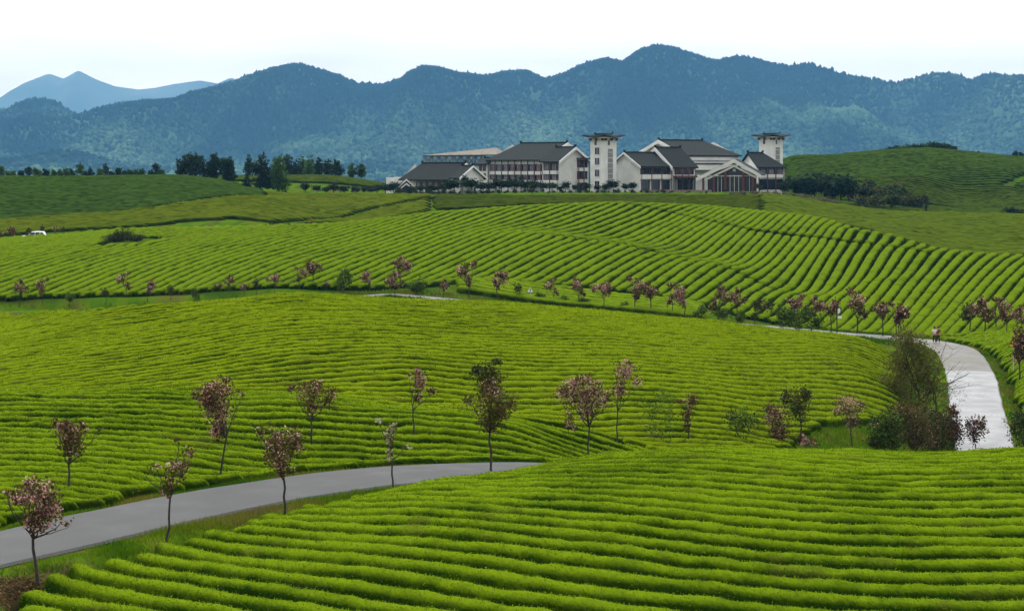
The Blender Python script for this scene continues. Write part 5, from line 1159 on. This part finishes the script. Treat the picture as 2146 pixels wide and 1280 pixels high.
# leaning dead trunk and the creeper covered post
rt = empty('dead_tree', (px(1806, 522), 522, float(H(px(1806, 522), 522)))); tag(rt, 'leaning bare dead trunk rising from the scrub right of the hotel', 'dead tree'); bag = Bag()
for a, b in (((0, 0, -.3), (-2.2, 0, 3.6)), ((-.9, 0, 1.5), (-3.6, 0, 3.2)), ((.5, 0, -.3), (-.6, .3, 3.0)), ((-1.6, 0, 2.6), (-1.0, 0, 4.0))): bag.add(*tube(*limb(a, b, .17, .06, np.random.default_rng(3), 5, 0, .03)))
bag.link('trunk', mat_plain('dead_wood', (0.12, 0.10, 0.08)), rt)
rt = far_tree('creeper_post', 'post smothered in dark creeper standing alone in the far field', 'post', 1941, 500, None, 404, [(-1, .75, 5, .14), (0, .5, 3.4, .2), (0, .3, 2.4, .18), (-4, .82, 7, .07), (3, .12, 4, .05)], FARG, 700, .22, 499)
# ------------------------------------------------------------------ car, people, signs
PAINT = mat_plain('white_paint', (0.75, 0.76, 0.77), 0.25, 0.5, 0.03); RUBBER = mat_plain('rubber', (0.015, 0.015, 0.015), 0.9, 0.1); RIM = mat_plain('rim', (0.35, 0.35, 0.36), 0.35, 0.5); LAMP = mat_plain('lamp_glass', (0.45, 0.45, 0.46), 0.1, 0.5)
GALV = mat_plain('galvanised', (0.30, 0.33, 0.34), 0.5, 0.4); YEL = mat_plain('sign_yellow', (0.60, 0.40, 0.02), 0.5, 0.3, .05); BLK = mat_plain('sign_black', (0.012, 0.012, 0.012), 0.5, 0.3); SWH = mat_plain('sign_white', (0.72, 0.74, 0.75), 0.5, 0.3, .04)
def loft(name, secs, mat, parent, smooth=True):
    """secs: list of closed loops with the same number of points"""
    n = len(secs[0]); V = [p for s in secs for p in s]; Fc = []
    for i in range(len(secs) - 1):
        for j in range(n): a, b = i * n + j, i * n + (j + 1) % n; Fc.append((a, b, b + n, a + n))
    Fc += [tuple(reversed(range(n))), tuple(range((len(secs) - 1) * n, len(secs) * n))]
    return link_mesh(name, V, Fc, mat, parent, smooth=smooth)
Yc = 349.0; xc_ = 72; X0 = px(xc_, Yc); zc = float(H(X0, Yc)) - 0.05
zc = pz(505.5, Yc)
car = empty('parked_car', (X0, Yc, zc), R(6)); tag(car, 'white off road car facing left, half hidden behind the crest at the far left', 'car')
prof = [(-2.15, .45), (-2.2, .78), (-2.05, 1.0), (-1.1, 1.12), (-.45, 1.72), (.3, 1.80), (1.75, 1.76), (2.0, 1.25), (2.12, .95), (2.1, .45)]
secs = []
for y, k in ((-.92, .94), (-.90, 1.0), (-.6, 1.015), (.6, 1.015), (.90, 1.0), (.92, .94)):
    secs.append([(x, (y if z < 1.15 else y * .84), .45 + (z - .45) * k) for x, z in prof])
loft('body', secs, PAINT, car, False)
for sx, nm in ((-1, 0), (1, 1)):
    y = sx * .80
    for a in ([(-.85, 1.18), (-.38, 1.62), (.2, 1.66), (.2, 1.18)], [(.3, 1.18), (.3, 1.66), (1.05, 1.65), (1.05, 1.18)], [(1.15, 1.18), (1.15, 1.64), (1.6, 1.62), (1.78, 1.18)]):
        n = len(a); V = [(x, sx * (.935 if z < 1.2 else .80) , z) for x, z in a] + [(x, sx * (.90 if z < 1.2 else .76), z) for x, z in a]
        link_mesh('window', V, [tuple(range(n)), tuple(range(2 * n - 1, n - 1, -1))] + [(i, (i + 1) % n, n + (i + 1) % n, n + i) for i in range(n)], GLASS, car)
link_mesh('windscreen', [(-1.07, -.74, 1.16), (-1.07, .74, 1.16), (-.50, .66, 1.70), (-.50, -.66, 1.70), (-1.1, -.74, 1.14), (-1.1, .74, 1.14), (-.53, .66, 1.72), (-.53, -.66, 1.72)], [(4, 5, 6, 7), (0, 3, 2, 1), (0, 1, 5, 4), (1, 2, 6, 5), (2, 3, 7, 6), (3, 0, 4, 7)], GLASS, car)
for x in (-1.35, 1.35):
    for y in (-.86, .86):
        an = np.linspace(0, 2 * PI, 20, endpoint=False); prof_ = [(.20, -.10), (.35, -.11), (.37, -.06), (.37, .06), (.35, .11), (.20, .10)]
        w = loft('wheel', [[(x + r * math.cos(a), y + o_, .37 + r * math.sin(a)) for a in an] for r, o_ in prof_], RUBBER, car)
        loft('rim', [[(x + r * math.cos(a), y + o_, .37 + r * math.sin(a)) for a in an] for r, o_ in ((.02, -.13), (.21, -.12), (.21, .12), (.02, .13))], RIM, w)
for y in (-.62, .62): link_mesh('headlight', [(-2.23, y - .17, .74), (-2.23, y + .17, .74), (-2.17, y + .17, .92), (-2.17, y - .17, .92), (-2.1, y - .17, .74), (-2.1, y + .17, .74), (-2.05, y + .17, .92), (-2.05, y - .17, .92)], [(0, 1, 2, 3), (4, 7, 6, 5), (0, 4, 5, 1), (1, 5, 6, 2), (2, 6, 7, 3), (3, 7, 4, 0)], LAMP, car)

SKIN = mat_plain('skin', (0.33, 0.20, 0.14), 0.6, 0.3); HAIR = mat_plain('dark_hair', (0.012, 0.010, 0.010), 0.6, 0.3); TOPW = mat_plain('pale_top', (0.55, 0.52, 0.50), 0.9, 0.1); TROU = mat_plain('brown_trousers', (0.045, 0.030, 0.022), 0.9, 0.1); REDC = mat_plain('red_top', (0.16, 0.04, 0.035), 0.9, 0.1)
def ring(c, rx, ry, n=12, tilt=0.0): return [(c[0] + rx * math.cos(a), c[1] + ry * math.sin(a), c[2] + tilt * math.sin(a)) for a in np.linspace(0, 2 * PI, n, endpoint=False)]
def skinned(name, verts, edges, radii, mat, parent, sub=2):
    me = bpy.data.meshes.new(name); me.from_pydata(verts, edges, []); o = bpy.data.objects.new(name, me); C.objects.link(o); o.parent = parent
    m = o.modifiers.new('skin', 'SKIN'); o.modifiers.new('sub', 'SUBSURF').levels = sub; o.modifiers['sub'].render_levels = sub
    for i, r in enumerate(radii): me.skin_vertices[0].data[i].radius = (r, r) if not isinstance(r, tuple) else r
    me.skin_vertices[0].data[0].use_root = True; me.materials.append(mat); return o
def person(loc, rz, label, top, stride=.16):
    r = empty('person', loc, rz); tag(r, label, 'person')
    v = [(0, 0, .92), (0, 0, 1.12), (0, .01, 1.36), (0, 0, 1.48), (0, -.02, 1.56), (0, -.025, 1.66), (0, -.01, 1.73)]; rd = [(.15, .11), (.135, .10), (.17, .11), (.06, .06), (.075, .085), (.082, .10), (.05, .06)]; e = [(0, 1), (1, 2), (2, 3), (3, 4), (4, 5), (5, 6)]
    for s in (-1, 1):
        b = len(v); v += [(s * .10, 0, .86), (s * .11, -s * stride * .5, .50), (s * .11, -s * stride, .09), (s * .12, -s * stride - .14, .04)]; rd += [.095, .062, .042, .035]; e += [(0, b), (b, b + 1), (b + 1, b + 2), (b + 2, b + 3)]
        b = len(v); v += [(s * .19, .01, 1.40), (s * .24, s * .05, 1.14), (s * .23, s * .12 - .05, .90), (s * .225, s * .13 - .07, .81)]; rd += [.062, .045, .032, .03]; e += [(2, b), (b, b + 1), (b + 1, b + 2), (b + 2, b + 3)]
        for q in range(5):
            c = len(v); v += [(s * (.225 + .0), s * .13 - .07 + (q - 2) * .014, .765), (s * .22, s * .13 - .075 + (q - 2) * .016, .72 + abs(q - 2) * .008)]; rd += [.009, .008]; e += [(b + 3, c), (c, c + 1)]
        hd = (s * .022, -.10, 1.655)
    skinned('body', v, e, rd, SKIN, r)
    skinned('shirt', [(0, 0, .95), (0, 0, 1.14), (0, .01, 1.36), (0, 0, 1.455), (.19, .01, 1.40), (.235, .05, 1.2), (-.19, .01, 1.40), (-.235, -.05, 1.2)], [(0, 1), (1, 2), (2, 3), (2, 4), (4, 5), (2, 6), (6, 7)], [(.17, .13), (.155, .12), (.19, .125), (.07, .07), .08, .062, .08, .062], top, r)
    skinned('trousers', [(0, 0, .97), (0, 0, .90), (.10, 0, .84), (.11, -stride * .5, .50), (.11, -stride, .12), (-.10, 0, .84), (-.11, stride * .5, .50), (-.11, stride, .12)], [(0, 1), (1, 2), (2, 3), (3, 4), (1, 5), (5, 6), (6, 7)], [(.165, .125), (.17, .13), .115, .08, .065, .115, .08, .065], TROU, r)
    loft('hair', [ring((0, .0, 1.60), .088, .10), ring((0, .005, 1.68), .104, .118), ring((0, .0, 1.76), .09, .10), ring((0, 0, 1.80), .04, .045)], HAIR, r)
    loft('nose', [ring((0, -.125, 1.63), .016, .012, 6), ring((0, -.112, 1.665), .008, .008, 6)], SKIN, r)
    return r
Xp, Yp, zp_ = px(1962, 204.5), 204.5, -18.82
_, zz = road_near([Xp], [Yp]); zz = float(zz[0]) + .08
person((px(1958.4, Yp), Yp, zz), R(172), 'left of two people walking abreast on the road bend, in a pale top', TOPW, .14)
person((px(1966.6, Yp), Yp + .15, zz), R(176), 'right of two people walking abreast on the road bend, in a reddish top', REDC, .10)

def pole(bag_, x, y, z0, z1, r=.04): bag_.add(*tube([(x, y, z0), (x, y, (z0 + z1) / 2), (x, y, z1)], [r, r, r * .95], 10))
def tri(w, h, y0, y1, z): return [(-w / 2, y, z) for y in (y0,)] + [(w / 2, y0, z), (0, y0, z + h), (-w / 2, y1, z), (w / 2, y1, z), (0, y1, z + h)]
TF = [(0, 1, 2), (3, 5, 4), (0, 3, 4, 1), (1, 4, 5, 2), (2, 5, 3, 0)]
# yellow triangular warning sign
X, Y, z = ground_at(2124, 792, 140, 230); s_ = Y / F
rt = empty('warning_sign', (X, Y, z)); tag(rt, 'yellow triangular warning sign on a thin pale pole at the right edge', 'sign'); bag = Bag(); pole(bag, 0, 0, -.3, 90 * s_); bag.link('pole', GALV, rt)
hh = (724 - 706) * s_ * 1.15; zb = (792 - 726) * s_; link_mesh('plate', tri(hh * 1.12, hh, -.06, -.045, zb), TF, BLK, rt); pl = link_mesh('face', tri(hh * .92, hh * .82, -.066, -.061, zb + hh * .06), TF, YEL, rt)
link_mesh('bend_arrow', [(a, -.07, zb + hh * b) for a, b in ((-.10, .12), (-.02, .12), (-.02, .30), (.07, .40), (.10, .36), (.12, .52), (-.02, .50), (.02, .46), (-.10, .34))], [tuple(range(9))], BLK, rt)
# white triangular sign by the far road
X, Y, z = ground_at(1111, 634, 200, 300); s_ = Y / F
rt = empty('road_sign', (X, Y, z)); tag(rt, 'white triangular sign with a dark mark on a pole by the far road', 'sign'); bag = Bag(); pole(bag, 0, 0, -.3, 28 * s_, .035); bag.link('pole', GALV, rt)
link_mesh('plate', tri(.72, .64, -.06, -.045, 22 * s_), TF, SWH, rt)
link_mesh('dark_mark', [(a, y, 22 * s_ + b) for y in (-.066, -.0615) for a, b in ((-.08, .05), (.08, .05), (.06, .5), (-.06, .5))], BOXF, BLK, rt)
# pole with two small white boards between the cherries
X, Y, z = ground_at(1754, 703, 200, 300); s_ = Y / F
rt = empty('board_post', (X, Y, z)); tag(rt, 'dark post carrying two small white boards among the far road cherries', 'sign'); bag = Bag(); pole(bag, 0, 0, -.3, 68 * s_, .06); bag.link('pole', BLK, rt)
for zz_, w, h in ((36, .45, .26), (46, .26, .55)):
    z0 = zz_ * s_; link_mesh('board', [(.08, -.05, z0), (.08 + w, -.05, z0), (.08 + w, -.02, z0), (.08, -.02, z0), (.08, -.05, z0 + h), (.08 + w, -.05, z0 + h), (.08 + w, -.02, z0 + h), (.08, -.02, z0 + h)], BOXF, SWH, rt)

# ------------------------------------------------------------------ verge grass
def grass(n, Lr, dmin, dmax, hgt, seed, Ymax=400, wid=0.02):
    rg = np.random.default_rng(seed); i = rg.integers(0, len(Lr) - 1, n); t = rg.uniform(0, 1, (n, 1)); a, b = Lr[i], Lr[i + 1]; p = a + (b - a) * t
    T = (b - a)[:, :2]; T /= np.linalg.norm(T, axis=1)[:, None]; Nn = np.stack([-T[:, 1], T[:, 0]], -1); d = rg.uniform(dmin, dmax, n) * rg.choice((-1, 1), n)
    q = p[:, :2] + Nn * d[:, None]; dd, _ = road_near(q[:, 0], q[:, 1])
    den = 0.5 + 0.6 * fbm(q[:, 0], q[:, 1], s=1.6, oct=2, seed=5)
    soil = np.exp(-(((q[:, 0] + 14.2) / 2.2) ** 2 + ((q[:, 1] - 57.2) / 1.6) ** 2))
    ok = (dd > dmin - .02) & (rg.uniform(0, 1, n) < den) & (q[:, 1] < Ymax) & (rg.uniform(0, 1, n) > soil * 1.3) & (q[:, 1] > 50); q = q[ok]; n = len(q); z = H(q[:, 0], q[:, 1])
    ok = seen(q[:, 0], q[:, 1], z + .4, 10); q, z = q[ok], z[ok]; n = len(q)
    h = hgt * rg.uniform(.4, 1.5, n) * (0.7 + 0.6 * np.clip(noise(q[:, 0], q[:, 1], s=2.4, seed=6) + .5, 0, 1)); an = rg.uniform(0, 2 * PI, n); w = wid * rg.uniform(.6, 1.6, n); ln = rg.normal(0, .35, (n, 2)) * h[:, None]
    ca, sa = np.cos(an) * w, np.sin(an) * w
    V = np.stack([np.stack([q[:, 0] - ca, q[:, 1] - sa, z - .03], -1), np.stack([q[:, 0] + ca, q[:, 1] + sa, z - .03], -1), np.stack([q[:, 0] + ln[:, 0], q[:, 1] + ln[:, 1], z + h], -1)], 1).reshape(-1, 3)
    c = palette_noise(q[:, 0], q[:, 1], z, [(0.035, 0.085, 0.004), (0.055, 0.125, 0.004), (0.085, 0.135, 0.005), (0.13, 0.13, 0.014), (0.12, 0.10, 0.03)], 2.6, rg.normal(0, .12, n) - .08, 7)
    return V, np.arange(n * 3).reshape(-1, 3), np.repeat(c, 3, 0)
a = grass(150000, RA[np.abs(RA[:, 1] - 66) < 20], 2.2, 5.2, .13, 1, 86, .02); b = grass(60000, np.vstack([RA[RA[:, 1] > 84], RB[RB[:, 1] < 215]]), 2.25, 5.2, .22, 2, 300, .04); c_ = grass(26000, RB[RB[:, 1] > 200], 2.3, 4.6, .3, 3, 300, .06)
rg = np.random.default_rng(9); qx, qy = rg.uniform(18, 37, 60000), rg.uniform(104, 158, 60000); dd, _ = road_near(qx, qy)
ok = (dd > 2.35) & ~inC(qx, qy); qx, qy = qx[ok], qy[ok]; z = H(qx, qy); ok = seen(qx, qy, z + .3, 8); qx, qy, z = qx[ok], qy[ok], z[ok]; n = len(qx)
h = rg.uniform(.08, .32, n); an = rg.uniform(0, 2 * PI, n); w = rg.uniform(.02, .05, n); ca, sa = np.cos(an) * w, np.sin(an) * w
e = (np.stack([np.stack([qx - ca, qy - sa, z - .03], -1), np.stack([qx + ca, qy + sa, z - .03], -1), np.stack([qx + rg.normal(0, .08, n), qy + rg.normal(0, .08, n), z + h], -1)], 1).reshape(-1, 3), np.arange(n * 3).reshape(-1, 3),
     np.repeat(palette_noise(qx, qy, z, [(0.035, 0.085, 0.004), (0.06, 0.125, 0.005), (0.085, 0.125, 0.006), (0.12, 0.12, 0.02)], 2.2, rg.normal(0, .12, n), 8), 3, 0))
qx, qy = rg.normal(-14.4, 1.3, 7000), rg.normal(56.8, .9, 7000); ok = ~inA(qx, qy); qx, qy = qx[ok], qy[ok]; z = H(qx, qy); n = len(qx)
an = rg.uniform(0, 2 * PI, n); L = rg.uniform(.02, .09, n); w = L * rg.uniform(.2, .7, n); ca, sa = np.cos(an), np.sin(an)     # dead leaves, twigs and clods on the bare patch
lit = (np.stack([np.stack([qx - ca * L, qy - sa * L, z + .01], -1), np.stack([qx - sa * w, qy + ca * w, z + rg.uniform(.01, .07, n)], -1), np.stack([qx + ca * L, qy + sa * L, z + .015], -1)], 1).reshape(-1, 3), np.arange(n * 3).reshape(-1, 3),
       np.repeat(np.array([(0.10, 0.065, 0.03), (0.05, 0.03, 0.015), (0.16, 0.11, 0.06), (0.03, 0.05, 0.008), (0.07, 0.035, 0.02)])[rg.integers(0, 5, n)] * rg.uniform(.6, 1.3, (n, 1)), 3, 0))
parts_ = [a, b, c_, e, lit]; off = np.cumsum([0] + [len(q[0]) for q in parts_])
o = link_mesh('grass', np.vstack([q[0] for q in parts_]), np.vstack([q[1] + o_ for q, o_ in zip(parts_, off)]), LEAF, col=np.vstack([q[2] for q in parts_])); tag(o, 'rough green and straw coloured grass along the road verges', 'grass', kind='stuff')
